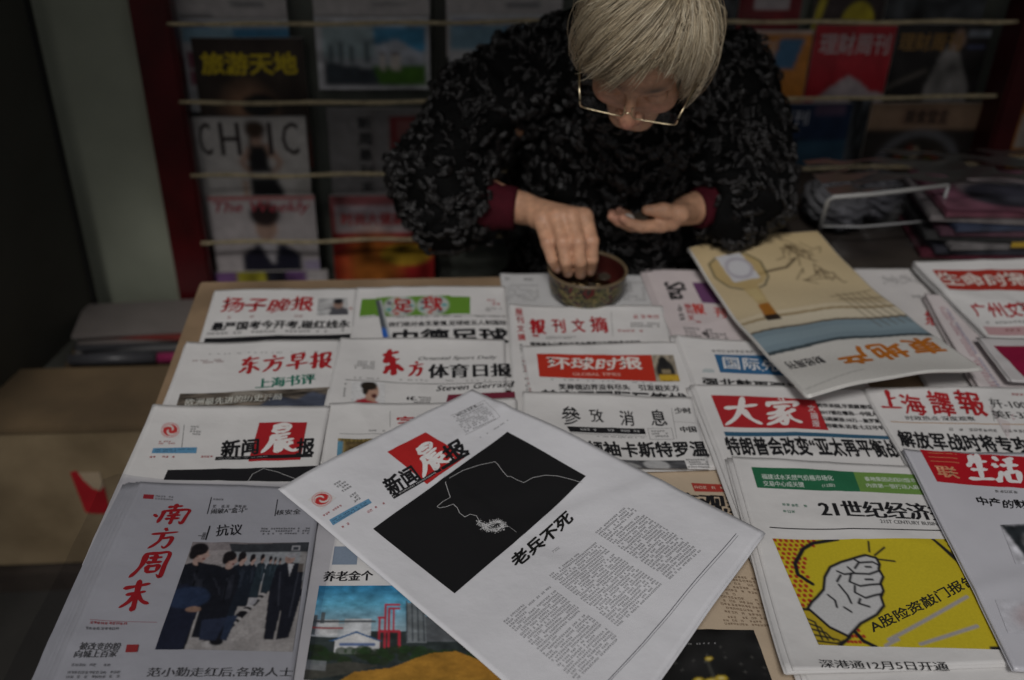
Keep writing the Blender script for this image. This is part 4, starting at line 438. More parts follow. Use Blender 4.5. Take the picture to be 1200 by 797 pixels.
# ------------------------------------------------------------------ sheets of paper
def waves(x, y):
    return (.0009*np.sin(21*x+9*y+.7)+.0007*np.sin(13*y-17*x+2)+.0006*np.sin(37*x+1.3)*np.sin(31*y)+.0006*np.sin(8.5*x+5*y))
class Leaf:
    """a sheet lying at (o, z): u runs along its top edge, v down the page, h above it"""
    def __init__(s, o, z, ang, W, L, curl, seed=0, fn=None):
        s.o = np.array(o[:2], float); s.z = z; s.W = W; s.L = L; s.curl = curl; s.seed = seed; s.fn = fn; s.quad = None
        s.a = np.array([math.cos(ang), math.sin(ang)]); s.b = np.array([s.a[1], -s.a[0]])
    def P(s, u, v, h):
        u = np.asarray(u, float); v = np.asarray(v, float)
        if s.fn is not None: return s.fn(u, v, h)
        xy = s.o+np.multiply.outer(u, s.a)+np.multiply.outer(v, s.b); c = s.curl
        z = s.z+h+waves(xy[..., 0], xy[..., 1])
        rr = random.Random(int(s.seed*10)+3)
        for _ in range(5):
            a_ = rr.uniform(0, 3.14); c_ = math.cos(a_)*u+math.sin(a_)*v-rr.uniform(-.05, .3); z = z+rr.uniform(.0006, .0016)*np.exp(-(c_/rr.uniform(.009, .018))**2)*np.clip(.5+.8*np.sin((u*math.sin(a_)-v*math.cos(a_))*rr.uniform(8, 20)+rr.uniform(0, 6)), 0, 1)
        z = z+.0007*np.exp(-((u-s.W*.5)/.008)**2)
        def ex(d, w): return np.exp(-np.clip(d, -.02, 9)/w)
        if 'top' in c: z = z+c['top']*ex(v, .018)*(.75+.25*np.sin(u*23+s.seed))
        if 'left' in c: z = z+c['left']*ex(u, .022)*(.7+.3*np.sin(v*17+s.seed))
        if 'bottom' in c: z = z+c['bottom']*ex(s.L-v, .02)*(.6+.4*np.sin(u*19+s.seed))
        if 'own' in c:
            z = z+.0022*np.sin(u*16+v*9)+.0016*np.sin(v*21-u*7+1)+.0012*np.sin(u*34+v*13)+.003*ex(v, .05)+.004*ex(s.W-u, .05)*(v/s.L)
            z = z+.0022*np.exp(-((v-.052-.02*np.sin(u*9))/.009)**2)*np.clip((u-.12)/.15, 0, 1)
        return np.concatenate([xy, np.asarray(z)[..., None]], -1)
def sheet(leaf, name, m, parent, th=.0005, step=.006, du=0, dv=0, dz=0, fan=0, jag=0, smooth=True):
    nx = max(3, int(leaf.W/step)); ny = max(3, int(leaf.L/step))
    u, v = np.meshgrid(np.linspace(0, leaf.W, nx+1), np.linspace(0, leaf.L, ny+1))
    if jag: u = u+jag*np.sin(v*41+leaf.seed); v = v+jag*np.sin(u*33+leaf.seed)
    if leaf.quad is not None:
        s_, t_ = (u/leaf.W)[..., None], (v/leaf.L)[..., None]; q = np.array(leaf.quad)
        g = q[0]*(1-s_)*(1-t_)+q[1]*s_*(1-t_)+q[2]*s_*t_+q[3]*(1-s_)*t_; u, v = g[..., 0], g[..., 1]
    u = u+du; v = v+dv
    fz = -fan*np.exp(-np.clip(u+.02, 0, 1)/.022); T = leaf.P(u, v, dz+fz).reshape(-1, 3); B = leaf.P(u, v, dz-th+fz).reshape(-1, 3); n = len(T); w = nx+1; F = []
    i = np.arange(ny)[:, None]*w+np.arange(nx)[None]; i = i.ravel()
    F = np.vstack([np.column_stack([i, i+w, i+w+1, i+1]), np.column_stack([i, i+1, i+w+1, i+w])+n])
    ring = list(range(0, nx))+[nx+w*k for k in range(ny)]+[ny*w+nx-k for k in range(nx)]+[w*(ny-k) for k in range(ny)]
    R = np.array(ring); Q = np.roll(R, -1)
    F = np.vstack([F, np.column_stack([R, Q, Q+n, R+n])])
    o = mesh_obj(name, np.vstack([T, B]), F, m, parent, smooth)
    fl = np.ones(len(F), bool); fl[-len(ring):] = False; o.data.polygons.foreach_set('use_smooth', fl); return o
def quad_grid(leaf, q, h, nu, nv):
    A, B, D, E = (np.array(p) for p in q)   # TL TR BR BL
    s, t = np.meshgrid(np.linspace(0, 1, nu+1), np.linspace(0, 1, nv+1)); s = s[..., None]; t = t[..., None]
    p = A*(1-s)*(1-t)+B*s*(1-t)+D*s*t+E*(1-s)*t
    return leaf.P(p[..., 0], p[..., 1], h).reshape(-1, 3)
def grid_faces(nu, nv):
    i = (np.arange(nv)[:, None]*(nu+1)+np.arange(nu)[None]).ravel(); w = nu+1
    return np.column_stack([i, i+w, i+w+1, i+1])
def print_item(leaf, it, k, parent, ink):
    h = .00030+.00004*k; kind = it[0]
    if kind == 'T':
        _, s, a, b, top, col, st = it; V, T = text_uv(s, st, a, b, top)
        P = leaf.P(V[:, 0], V[:, 1], h+V[:, 2]); size = math.dist(a, top)
        mesh_obj('masthead' if st in 'ksh' and size > .012 else ('headline' if size > .008 else 'caption'), P, T, ink, parent, cols=np.array(col))
    elif kind == 'R':
        _, q, col, name = it; nu = max(2, int(math.dist(q[0], q[1])/.006)); nv = max(2, int(math.dist(q[0], q[3])/.006))
        mesh_obj(name, quad_grid(leaf, q, h, nu, nv), grid_faces(nu, nv), ink, parent, True, cols=np.array(col))
    elif kind == 'PIC':
        _, q, pk, nu, nv = it; A = paint(pk, nu+1, nv+1)
        mesh_obj('picture', quad_grid(leaf, q, h, nu, nv), grid_faces(nu, nv), ink, parent, True, cols=A.reshape(-1, 3))
    elif kind == 'S':
        _, pts, w, col, name = it; V = []; F = []
        for (x0, y0), (x1, y1) in zip(pts[:-1], pts[1:]):
            L = math.hypot(x1-x0, y1-y0); n = max(1, int(L/.008)); dx, dy = (x1-x0)/L*w/2, (y1-y0)/L*w/2
            for j in range(n+1):
                t = j/n; x = x0+(x1-x0)*t; y = y0+(y1-y0)*t
                e = -1 if j == 0 else (1 if j == n else 0)
                V += [(x-dy+dx*e*.5, y+dx+dy*e*.5), (x+dy+dx*e*.5, y-dx+dy*e*.5)]
                if j: b = len(V)-4; F.append((b, b+1, b+3, b+2))
        V = np.array(V); mesh_obj(name, leaf.P(V[:, 0], V[:, 1], h), np.array(F), ink, parent, cols=np.array(col))
    elif kind == 'SPECK':
        q = it[1]; V = []; F = []
        for j in range(800):
            i = int(RNG.integers(len(q)-1)); t = RNG.random(); p = np.array(q[i])*(1-t)+np.array(q[i+1])*t+RNG.normal(size=2)*.0021
            a = RNG.random()*6.28; l = .00025+.0007*RNG.random(); d = np.array([math.cos(a), math.sin(a)])*l; e = np.array([-d[1], d[0]])*.35
            b = len(V); V += [p-d-e, p+d-e, p+d+e, p-d+e]; F.append((b, b+1, b+2, b+3))
        V = np.array(V); mesh_obj('outline', leaf.P(V[:, 0], V[:, 1], h), np.array(F), ink, parent, cols=np.array((.6, .6, .6)))
    elif kind == 'I':
        _, TL, TR, BL, n, col, fill, name = it; TL, TR, BL = (np.array(q) for q in (TL, TR, BL)); au = TR-TL; av = BL-TL; W = math.hypot(*au); H = math.hypot(*av); row = H/n
        g = max(min(row*.64, .012), .0011); eu = au/W; ev = av/H; V = []; F = []; cw = max(g*.95, .0013)
        def q(x0, y0, x1, y1):
            b = len(V)
            for x, y in ((x0, y0), (x1, y0), (x1, y1), (x0, y1)): V.append(TL+eu*x+ev*y)
            F.append((b, b+1, b+2, b+3))
        for r in range(n):
            y = r*row+row*.12; x = 0; end = W*(1 if RNG.random() < .85 else .35+.6*RNG.random())
            while x+cw*.8 < end:
                if RNG.random() < fill:
                    t = g*.10
                    for yy in RNG.choice([.0, .28, .55, .85], 2 if g < .002 else 3, replace=False): q(x+cw*.08*RNG.random(), y+g*yy, x+cw*(.75+.15*RNG.random()), y+g*yy+t)
                    for xx in RNG.choice([.05, .38, .7], 1 if g < .002 else 2, replace=False): q(x+cw*xx, y+g*.1*RNG.random(), x+cw*xx+t*1.1, y+g*(.8+.2*RNG.random()))
                x += cw*1.10
        if V:
            V = np.array(V); o = mesh_obj(name, leaf.P(V[:, 0], V[:, 1], h), np.array(F), ink, parent, cols=np.array(col)); o['kind'] = 'stuff'
def newspaper(d, i):
    leaf = Leaf(d['o'], d['o'][2], d['ang'], d['W'], d['L'], d['curl'], i*1.7)
    leaf.quad = d.get('quad')
    c = leaf.P(d['W']/2, d['L']/2, 0)
    root = thing(d['name'], d['label'], 'magazine' if d['gl'] else 'newspaper', (float(c[0]), float(c[1]), d['o'][2]-.003), 'newspapers and magazines spread over the stall table')
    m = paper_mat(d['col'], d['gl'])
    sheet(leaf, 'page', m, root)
    rr = random.Random(i)
    for k in range(d['n']):
        sheet(leaf, 'page', m, root, du=rr.uniform(-.0035, .0015)-d.get('slip', 0)*(k+1)/d['n'], dv=rr.uniform(-.003, .003) if k else 0, dz=-.0008*(k+1), fan=.0009*(k+1), step=.014)
    for k, it in enumerate(d['items']):
        if it[0] != 'FOLD': print_item(leaf, it, k, root, INKG if d['gl'] else INK)
    return root
# ------------------------------------------------------------------ the setting: pavement, kiosk shell, table
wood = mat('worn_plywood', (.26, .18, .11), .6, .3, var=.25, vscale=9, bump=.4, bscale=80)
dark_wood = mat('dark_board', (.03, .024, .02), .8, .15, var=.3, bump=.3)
steel_dark = mat('dark_painted_steel', (.05, .051, .044), .6, .25, var=.2, vscale=4, bump=.15, bscale=30)
steel_green = mat('pale_green_board', (.36, .385, .30), .5, .4, var=.22, vscale=3.5, bump=.2, bscale=14)
red_paint = mat('oxblood_paint', (.075, .004, .006), .35, .5, var=.35, vscale=10, bump=.2)
red_dark = mat('dark_oxblood_paint', (.055, .006, .008), .4, .4, var=.3, vscale=10)
grey_panel = mat('grey_corrugated_panel', (.12, .13, .11), .5, .4, var=.25, vscale=7)
pavement = mat('asphalt', (.028, .027, .025), .9, .1, var=.25, vscale=3, bump=.4, bscale=20)
roofing = mat('kiosk_roof_lining', (.06, .06, .055), .8, .3, var=.2)
twine = mat('yellow_twine', (.48, .40, .25), .8, .2, var=.25, vscale=60, bump=.5, bscale=300)
cardboard = mat('worn_cardboard', (.23, .175, .105), .8, .2, var=.2, vscale=6, bump=.5, bscale=30, alt=(.11, .08, .045))  # brown darkened to paint the dim left edge into the boxes
card_dark = mat('dark_brown_card', (.13, .09, .05), .85, .2, var=.3, vscale=7, bump=.3, bscale=30, alt=(.07, .05, .03))  # blotchy brown, darker than the box body
white_plastic = mat('white_coated_wire', (.30, .30, .29), .4, .4)
plastic = clear_mat('clear_plastic_bag', k=.10, rough=.2, tint=(.80, .80, .83), bump=.25, bs=60)  # tint darkened to paint in the dim front-left corner
structure(MB().add([(-60, -60, 0), (60, -60, 0), (60, 60, 0), (-60, 60, 0)], [(0, 1, 2, 3)]).build('ground', pavement))
k = thing('newsstand_kiosk', 'dark kiosk shell with a green side board and oxblood corner posts around the stall', 'kiosk', (0, 2.4, 0))
MB().box((-1.9, .62, 2.36), (2.2, 2.75, 2.44), bev=.01).build('unseen_roof', roofing, k)  # out of view, front edge placed to keep the rack in shade
MB().box((-1.9, 2.62, 0), (2.2, 2.70, 2.36)).build('back_wall', steel_dark, k)
MB().box((2.10, .9, 0), (2.18, 2.62, 2.36)).build('side_wall', steel_dark, k)
MB().box((-1.88, 1.2, 0), (-1.80, 2.62, 2.36)).build('side_wall', steel_dark, k)
MB().box((-.815, 2.150, .343), (-.560, 2.175, 2.30), bev=.004).build('green_board', steel_green, k)
MB().box((-1.795, 2.15, 0.0), (-.820, 2.18, 2.33)).build('front_wall', steel_dark, k)
MB().box((-.583, 2.095, 0), (-.503, 2.15, 2.355), bev=.006).build('red_post', red_paint, k)
MB().box((1.262, 2.06, 0), (1.315, 2.15, 2.355), bev=.006).build('dark_red_post', red_dark, k)
# swung-open door leaf on the left
o = MB(); M = Matrix.Translation((-.800, 2.10, 0)) @ Matrix.Rotation(math.atan2(-.345, -.088), 4, 'Z')
o.box((0, 0, .366), (.95, .03, 2.25), M, bev=.004); o.build('door', mat('grey_door_paint', (.085, .085, .07), .6, .25, var=.15, vscale=4, bump=.1), k)
e = MB(); e.box((.0, -.006, .37), (.012, .036, 2.24), M); e.build('door_edge', mat('black_rubber', (.012, .012, .012), .6), k)
# magazine rack
r = thing('magazine_rack', 'tall grey wall rack with yellow twines stretched across the magazines behind the woman', 'rack', (.38, 2.2, 0))
v = MB(); n = 150; xs = np.linspace(-.50, 1.9, n)
V = [(x, 2.21+.006*math.sin(i*math.pi/3), z) for i, x in enumerate(xs) for z in (.05, 2.2)]; v.add(V, [(2*i, 2*i+2, 2*i+3, 2*i+1) for i in range(n-1)])
v.build('back_panel', grey_panel, r, True)
for zz, sag in ((1.205, 0), (1.038, .003), (.876, .006), (.712, .005), (.550, .004), (.39, .003)):
    for a, b in ((-.512, .40), (.40, 1.27)):
        t = MB(); pts = [(a+(b-a)*j/24, 2.092+.002*math.sin(j*.8), zz+sag*(-1+(2*j/24-1)**2)+.0014*math.sin(j*.9+zz*9)+(a > 0)*.010+(b-a)*(.012 if a < 0 else .0)*j/24) for j in range(25)]
        t.tube(pts, [.0046+.0007*math.sin(j*2.1+zz*5) for j in range(25)], 8); t.build('twine', twine, r, True)
for x in (.036, .38, .62): MB().box((x-.012, 2.196, .05), (x+.012, 2.204, 2.2)).build('upright', steel_dark, r)
# second rack beyond the dark post
t = MB(); t.tube([(1.31+.7*j/10, 2.10, .735) for j in range(11)], .0045, 8).build('twine', twine, r, True)
MB().tube([(1.31+.7*j/10, 2.10, .885) for j in range(11)], .0045, 8).build('twine', twine, r, True)
MAGS = [  # x0, x1, z top, height, y, tilt, painter, label, texts
 (-.52,-.285,1.235,.29,2.178,0,'pale','pale magazine of grey text in the top left corner of the rack',[]),
 (-.508,-.284,1.028,.20,2.170,0,'bluepaper','white magazine with a blue strip tucked behind the yellow lettered one',[]),
 (-.487,-.255,.990,.29,2.160,0,'travel','dark travel magazine with big yellow title 旅游天地',[('旅游天地',.06,.93,.10,.27,(.55,.42,.02),'B')]),
 (-.512,-.264,.822,.29,2.148,0,'chic','white fashion magazine titled CHIC with a woman in a black dress',[('C',.06,.17,.04,.30,(.05,.04,.04),'r'),('H',.24,.42,.04,.30,(.05,.04,.04),'r'),('I',.66,.70,.04,.30,(.05,.04,.04),'r'),('C',.78,.93,.04,.30,(.05,.04,.04),'r')]),
 (-.496,-.258,.640,.29,2.136,0,'idol','white magazine with thin red script and a young man in a dark suit',[('The Weekly',.05,.96,.04,.16,(.38,.06,.08),'i')]),
 (-.50,-.24,.455,.25,2.122,0,'purple','purple and yellow magazine lowest in the left column of the rack',[]),
 (-.23,.012,1.235,.29,2.178,0,'pale','pale magazine of grey text at the top of the second rack column',[]),
 (-.229,.010,1.034,.155,2.165,0,'city','magazine with a picture of blue sky, towers and green lawn',[]),
 (-.217,.00,.838,.29,2.155,0,'vert','grey magazine with a column of black characters beside a red block',[(c,.30,.44,.06+.13*i,.16+.13*i,(.03,.03,.03),'b') for i,c in enumerate('新周最刊末文')]),
 (-.224,.010,.638,.24,2.140,0,'health','red magazine with a pink banner reading 时尚大健康',[('时尚大健康',.10,.72,.17,.31,(.40,.05,.05),'b')]),
 (.047,.293,1.235,.29,2.178,0,'pale','pale magazine of grey text at the top of the third rack column',[]),
 (.052,.295,1.040,.29,2.165,0,'bluepaper','white magazine with a blue band and a small dark red four part logo',[]),
 (.07,.30,.80,.29,2.150,0,'dark','dark magazine in the rack straight behind the woman',[]),
 (.58,.685,1.205,.27,2.178,0,'dark','grey and black magazine beside the woman at the top of the rack',[]),
 (.675,.812,1.215,.22,2.172,0,'darkred','dark red magazine with small white characters at the top edge of the rack',[('大视野',.3,.75,.58,.70,(.4,.36,.36),'b')]),
 (.842,.995,1.212,.22,2.172,0,'yellowblack','black magazine with yellow stripes at the top of the right rack',[]),
 (1.0,1.225,1.215,.22,2.172,0,'dark','grey silver magazine at the top right of the rack',[]),
 (.635,.846,1.008,.29,2.158,0,'orange','orange magazine with white title and a small blue corner',[('理财周刊',.10,.62,.07,.22,(.42,.33,.28),'b')]),
 (.848,1.030,1.020,.29,2.156,.4,'red','red magazine with white title over a pale cloud shape',[('理财周刊',.08,.95,.06,.22,(.45,.34,.34),'b')]),
 (1.035,1.250,1.022,.29,2.158,0,'bride','black magazine with gold title and a figure in a silver gown',[('理财周刊',.04,.70,.06,.20,(.25,.14,.04),'b')]),
 (.70,.962,.850,.29,2.142,0,'navy','navy magazine with white title and small coloured picture',[('理财周刊',.04,.62,.05,.17,(.32,.33,.36),'b')]),
 (.955,1.01,.862,.29,2.149,0,'dark','dark patterned magazine squeezed between the navy and the food covers',[]),
 (.745,.985,.655,.29,2.130,0,'ant','blue magazine with white letters ANT below the navy one',[('ANT',.35,.80,.03,.13,(.35,.38,.4),'b')]),
 (1.003,1.262,.852,.29,2.134,0,'food','food magazine with a brown title band and a plate of food',[('美食堂主',.32,.72,.05,.17,(.04,.025,.02),'b')]),
 (1.345,1.50,.900,.27,2.150,0,'orangebook','orange magazine hanging just right of the dark corner post',[]),
 (1.335,1.50,.715,.27,2.140,0,'orangebook','small brown and yellow magazine right of the corner post, lower row',[]),
]
load_glyphs(sorted({it[1] for d in PAPERS for it in d['items'] if it[0] == 'T'} | {t[0] for m in MAGS for t in m[8]} | {'東', '地', '产', '财经周刊', '·'}))
edge_paper = mat('page_edges', (.42, .40, .37), .8, .2, var=.1, vscale=90)
for i, (x0, x1, zt, h, y, tilt, pk, label, texts) in enumerate(MAGS):
    root = thing('magazine', label, 'magazine', ((x0+x1)/2, y+.003, zt-h), 'magazines standing in the wall rack')
    R = Matrix.Translation(((x0+x1)/2, y, zt-h)) @ Matrix.Rotation(math.radians(tilt), 4, 'Y') @ Matrix.Rotation(math.radians(-1.2), 4, 'X'); W = x1-x0
    MB().box((-W/2, .0005, 0), (W/2, .0060, h), R).build('pages', edge_paper, root)
    def cf(u, v, hh, R=R, W=W, h=h, i=i):
        u = np.asarray(u, float); v = np.asarray(v, float); bow = .004*np.sin(np.pi*np.clip(u/W, 0, 1))*(.6+.4*np.sin(i))+.0015*np.sin(v*25+i)
        Lc = np.stack([u-W/2, -(np.asarray(hh)+.0006+np.abs(bow))*np.ones_like(u), h-v], -1); Rm = np.array(R)
        return Lc @ Rm[:3, :3].T+Rm[:3, 3]
    lf = Leaf((0, 0), 0, 0, W, h, {}, i, cf); nu, nv = 44, int(44*h/W); A = paint(pk, nu+1, nv+1)
    mesh_obj('cover', quad_grid(lf, [(0, 0), (W, 0), (W, h), (0, h)], 0, nu, nv), grid_faces(nu, nv), INKG, root, True, cols=A.reshape(-1, 3))
    for s, a, b, t0, t1, col, st in texts:
        Vt, T = text_uv(s, st, (a*W, t1*h), (b*W, t1*h), (a*W, t0*h)); mesh_obj('title', lf.P(Vt[:, 0], Vt[:, 1], .0006+Vt[:, 2]), T, INKG, root, cols=np.array(col))
# cello wrap over the grey magazine
def crumple(name, fn, nu, nv, m, parent=None):
    s, t = np.meshgrid(np.linspace(0, 1, nu+1), np.linspace(0, 1, nv+1)); return mesh_obj(name, fn(s.ravel(), t.ravel()), grid_faces(nu, nv), m, parent, True)
nz = lambda a, b, s: .5*np.sin(a*17+3*np.sin(b*11+s))+.5*np.sin(b*23+2*np.sin(a*19+s*2))
tag(crumple('plastic_sleeve', lambda s, t: np.column_stack([-.235+.26*s, 2.128+.004*nz(s, t, 1)-.006, .872-.27*t-.02*np.sin(s*3)]), 40, 40, plastic), 'crumpled clear sleeve over the grey magazine in the second rack column', 'plastic sleeve')
# stall table
t = thing('stall_table', 'wooden stall table covered with newspapers in front of the woman', 'table', (.35, 1.05, 0))
MB().box((-.392, .40, .712), (1.35, 1.552, .7475), bev=.003).build('table_top', wood, t)
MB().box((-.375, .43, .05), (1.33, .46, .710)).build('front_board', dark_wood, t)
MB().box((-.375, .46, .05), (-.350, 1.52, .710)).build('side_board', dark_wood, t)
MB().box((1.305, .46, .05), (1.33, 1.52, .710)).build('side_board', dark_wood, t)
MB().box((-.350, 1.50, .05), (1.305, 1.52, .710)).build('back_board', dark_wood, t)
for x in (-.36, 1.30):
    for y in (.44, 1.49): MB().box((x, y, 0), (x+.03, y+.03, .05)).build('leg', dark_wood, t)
sc_ = thing('side_counter', 'low dark counter carrying wrapped magazines behind the right end of the table', 'counter', (1.05, 1.75, 0))
MB().box((.70, 1.558, .70), (1.60, 2.02, .742), bev=.003).build('counter_top', dark_wood, sc_)
MB().box((.73, 1.58, 0), (1.57, 2.0, .70)).build('body', steel_dark, sc_)
# cardboard boxes at left
def carton(lo, hi, label, tagged):
    b = thing('storage_box', label, 'box', ((lo[0]+hi[0])/2, (lo[1]+hi[1])/2, lo[2]))
    MB().box(lo, hi, bev=.004).build('body', cardboard, b)
    MB().box((lo[0]-.004, lo[1]-.004, hi[2]-.004), (hi[0]+.004, hi[1]+.004, hi[2]+.010), bev=.002).build('lid', card_dark, b)
    if tagged:
        y = lo[1]-.0015; P = [(-.712, .300), (-.700, .304), (-.690, .285), (-.678, .262), (-.660, .255), (-.654, .262), (-.655, .190), (-.688, .192), (-.703, .196)]
        MB().add([(x, y, z) for x, z in P]+[(x, y+.001, z) for x, z in P], [tuple(range(9)), tuple(range(17, 8, -1))]+[(i, (i+1) % 9, 9+(i+1) % 9, 9+i) for i in range(9)]).build('torn_label', mat('red_label', (.28, .010, .015), .5, .3, var=.15), b)
        P = [(-.697, .300), (-.655, .300), (-.654, .263), (-.664, .252), (-.676, .258), (-.690, .280)]
        MB().add([(x, y-.0006, z) for x, z in P], [tuple(range(6))]).build('torn_paper', mat('torn_white_paper', (.28, .22, .15), .8, .2), b)
carton((-1.15, 1.60, .055), (-.43, 1.80, .402), 'worn beige box with a torn red label beside the front of the table', True)
carton((-.80, 1.92, .0), (-.43, 2.12, .335), 'brown box standing against the green board behind the red labelled one', False)
MB().box((-1.3, 1.58, 0), (-.42, 1.74, .05)).build('pallet', dark_wood); tag(bpy.data.objects['pallet'], 'dark low pallet carrying the worn beige box', 'pallet')
cols = [(.22,.21,.20), (.06,.06,.065), (.12,.12,.12), (.05,.05,.055), (.16,.14,.13), (.18,.035,.03), (.17,.15,.14)]
for i, c in enumerate(cols):
    m = mat('pile_cover', c, .45, .4); o = MB(); o.box((-.13, -.07, 0), (.14, .07, .0085), Matrix.Translation((-.655+.012*(i % 3), 2.005, .3455+.0095*i)) @ Matrix.Rotation(math.radians((-4, 3, -2, 6, 1, -5, 4)[i]), 4, 'Z'), bev=.002)
    tag(o.build('magazine', m), ['pale lowest magazine of the small pile on the brown box', 'black second magazine from the bottom of the pile on the brown box', 'grey third magazine from the bottom of the pile on the brown box', 'black middle magazine of the pile on the brown box', 'beige magazine just under the red one in the pile at left', 'red second magazine from the top of the pile at left', 'beige top magazine of the pile on the brown box'][i], 'magazine', 'small pile of magazines by the green board')
o = MB(); o.tube([(-.60, 1.915, .358), (-.50, 1.915, .360)], .012, 16).build('paper_roll', mat('magenta_wrapper', (.20, .02, .07), .4, .4), None, True); tag(bpy.data.objects['paper_roll'], 'magenta wrapped roll lying before the small pile at left', 'paper roll')
o = MB(); o.tube([(-.79, 1.915, .358), (-.605, 1.915, .358)], .013, 16).build('paper_roll', mat('grey_wrapper', (.05, .05, .055), .4, .4), None, True); tag(bpy.data.objects['paper_roll.001'], 'dark grey wrapped roll lying end to end with the magenta one', 'paper roll')
# newspapers
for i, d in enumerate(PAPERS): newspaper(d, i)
# large tan magazine lying across, upside down, its near edge springing up
MA, MBc, MC, MD = (np.array(p) for p in ((.4525, 1.555, .796), (.7035, 1.607, .797), (.7955, 1.158, .803), (.5115, 1.094, .806)))
def mag_fn(u, v, h):
    u = np.asarray(u, float)[..., None]; v = np.asarray(v, float)[..., None]; h = np.asarray(h, float)
    p = MA*(1-u)*(1-v)+MBc*u*(1-v)+MC*u*v+MD*(1-u)*v
    dz = -.018*np.sin(np.pi*v)+.010*np.sin(np.pi*u)*(1-v)**2+.008*np.sin(np.pi*u*1.15)*v**3+.0012*np.sin(u*14+v*11)+.0010*np.sin(v*23-u*5)
    dz = dz+h.reshape(h.shape+(1,)*(dz.ndim-h.ndim)) if h.ndim else dz+h
    return p+np.concatenate([np.zeros_like(dz), np.zeros_like(dz), dz], -1)
bigmag = thing('magazine', 'large tan and white magazine lying upside down with orange title 東地产 and a bottle', 'magazine', (.62, 1.35, .775), 'newspapers and magazines spread over the stall table')
class UnitLeaf(Leaf): pass
lf = Leaf((0, 0), 0, 0, 1, 1, {}, 0, mag_fn)
cm = paper_mat((.58, .57, .54), 1)
for k in range(5): sheet(lf, 'page', cm, bigmag, th=.0006, step=.035, dz=-.0009*k, du=-.006*(k % 2), dv=.004*(k % 3) if k else 0, smooth=True)
A = paint('landscape', 171, 261); mesh_obj('cover', quad_grid(lf, [(.006, .004), (.994, .004), (.994, .996), (.006, .996)], .0003, 170, 260), grid_faces(170, 260), INKG, bigmag, True, cols=A.reshape(-1, 3))
for s, x0, x1, y0, y1, col, st in (('東', .955, .745, .775, .885, (.46, .145, .015), 'B'), ('地', .725, .525, .775, .890, (.46, .145, .015), 'B'), ('产', .505, .315, .775, .895, (.46, .145, .015), 'B'), ('财经周刊', .25, .045, .79, .845, (.03, .03, .035), 'b')):
    Vt, T = text_uv(s, st, (x0, y0), (x1, y0), (x0, y1)); Vt, T = subdiv_long(Vt, T, .035); mesh_obj('title', lf.P(Vt[:, 0], Vt[:, 1], .0006+Vt[:, 2]*1.5), T, INKG, bigmag, cols=np.array(col))
# clear bags round two papers
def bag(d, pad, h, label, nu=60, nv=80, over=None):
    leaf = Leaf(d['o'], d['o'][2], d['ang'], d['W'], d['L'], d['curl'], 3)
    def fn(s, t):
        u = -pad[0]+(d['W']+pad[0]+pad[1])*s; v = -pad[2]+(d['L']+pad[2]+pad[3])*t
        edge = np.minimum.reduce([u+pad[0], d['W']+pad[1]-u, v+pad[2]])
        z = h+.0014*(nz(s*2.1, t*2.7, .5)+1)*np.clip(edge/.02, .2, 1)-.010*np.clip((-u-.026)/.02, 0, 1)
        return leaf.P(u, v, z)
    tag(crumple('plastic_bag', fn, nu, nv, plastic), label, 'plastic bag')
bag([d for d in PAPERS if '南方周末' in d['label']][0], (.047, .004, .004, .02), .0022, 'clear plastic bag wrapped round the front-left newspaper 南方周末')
# wrapped magazines and wire basket at the back right
for i in range(8):
    x = .93+.015*(i % 3); z = .7425+.0125*i; col = [(.08,.02,.03), (.04,.04,.05), (.16,.15,.15), (.03,.03,.03), (.08,.04,.055), (.03,.04,.07), (.12,.11,.11), (.09,.03,.045)][i]
    m = mat('cover_stock', col, .3, .5, var=.4, vscale=30)
    o = MB(); Rz = Matrix.Translation((x+.14, 1.68, z)) @ Matrix.Rotation(math.radians(-8+4*(i % 3)), 4, 'Z'); o.box((-.15, -.10, 0), (.15, .10, .0115), Rz, bev=.002)
    lab = ['dark red lowest', 'slate second', 'pale grey third', 'black fourth', 'dusky pink fifth', 'navy sixth', 'grey seventh', 'crimson topmost'][i]
    tag(o.build('wrapped_magazine', m, None), lab+' magazine of the wrapped pile on the side counter', 'magazine', 'wrapped magazines piled on the side counter')
A = paint('wrapped', 41, 31); Rz = np.array(Matrix.Translation((1.085, 1.68, .8431)) @ Matrix.Rotation(math.radians(-4), 4, 'Z'))
gx, gy = np.meshgrid(np.linspace(-.145, .145, 41), np.linspace(.095, -.095, 31)); Pt = np.column_stack([gx.ravel(), gy.ravel(), np.zeros(gx.size), np.ones(gx.size)]) @ Rz.T
mesh_obj('cover_print', Pt[:, :3], grid_faces(40, 30), INKG, bpy.data.objects['wrapped_magazine.007'], True, cols=A.reshape(-1, 3))
MB().box((1.06, 1.5745, .776), (1.13, 1.5760, .786)).build('yellow_slip', mat('yellow_card', (.40, .26, .03), .5)); tag(bpy.data.objects['yellow_slip'], 'short yellow slip on the front of the wrapped pile', 'paper slip')
tag(crumple('plastic_wrap', lambda s, t: np.column_stack([.74+.50*s, 1.60+.22*t+.01*nz(s, t, 2), .865-.10*(1-np.clip(t*4, 0, 1))+.004*nz(s*.8, t*.9, 4)-.07*np.clip(.3-s, 0, 1)]), 60, 40, clear_mat('film_wrap', .10, .3, bump=.1)), 'loose clear wrap drooping over the pile on the side counter', 'plastic wrap')
b = thing('wire_basket', 'white coated wire basket holding grey bags behind the large tan magazine', 'basket', (.83, 1.66, .742))
MB().tube([(.742, 1.69, .745), (.722, 1.64, .80), (.716, 1.617, .855), (.724, 1.616, .862), (.80, 1.622, .864), (.951, 1.648, .868)], .0042, 8).build('rim', white_plastic, b, True)
MB().tube([(.728, 1.655, .785), (.80, 1.64, .79), (.93, 1.65, .795)], .0025, 8).build('rail', white_plastic, b, True)
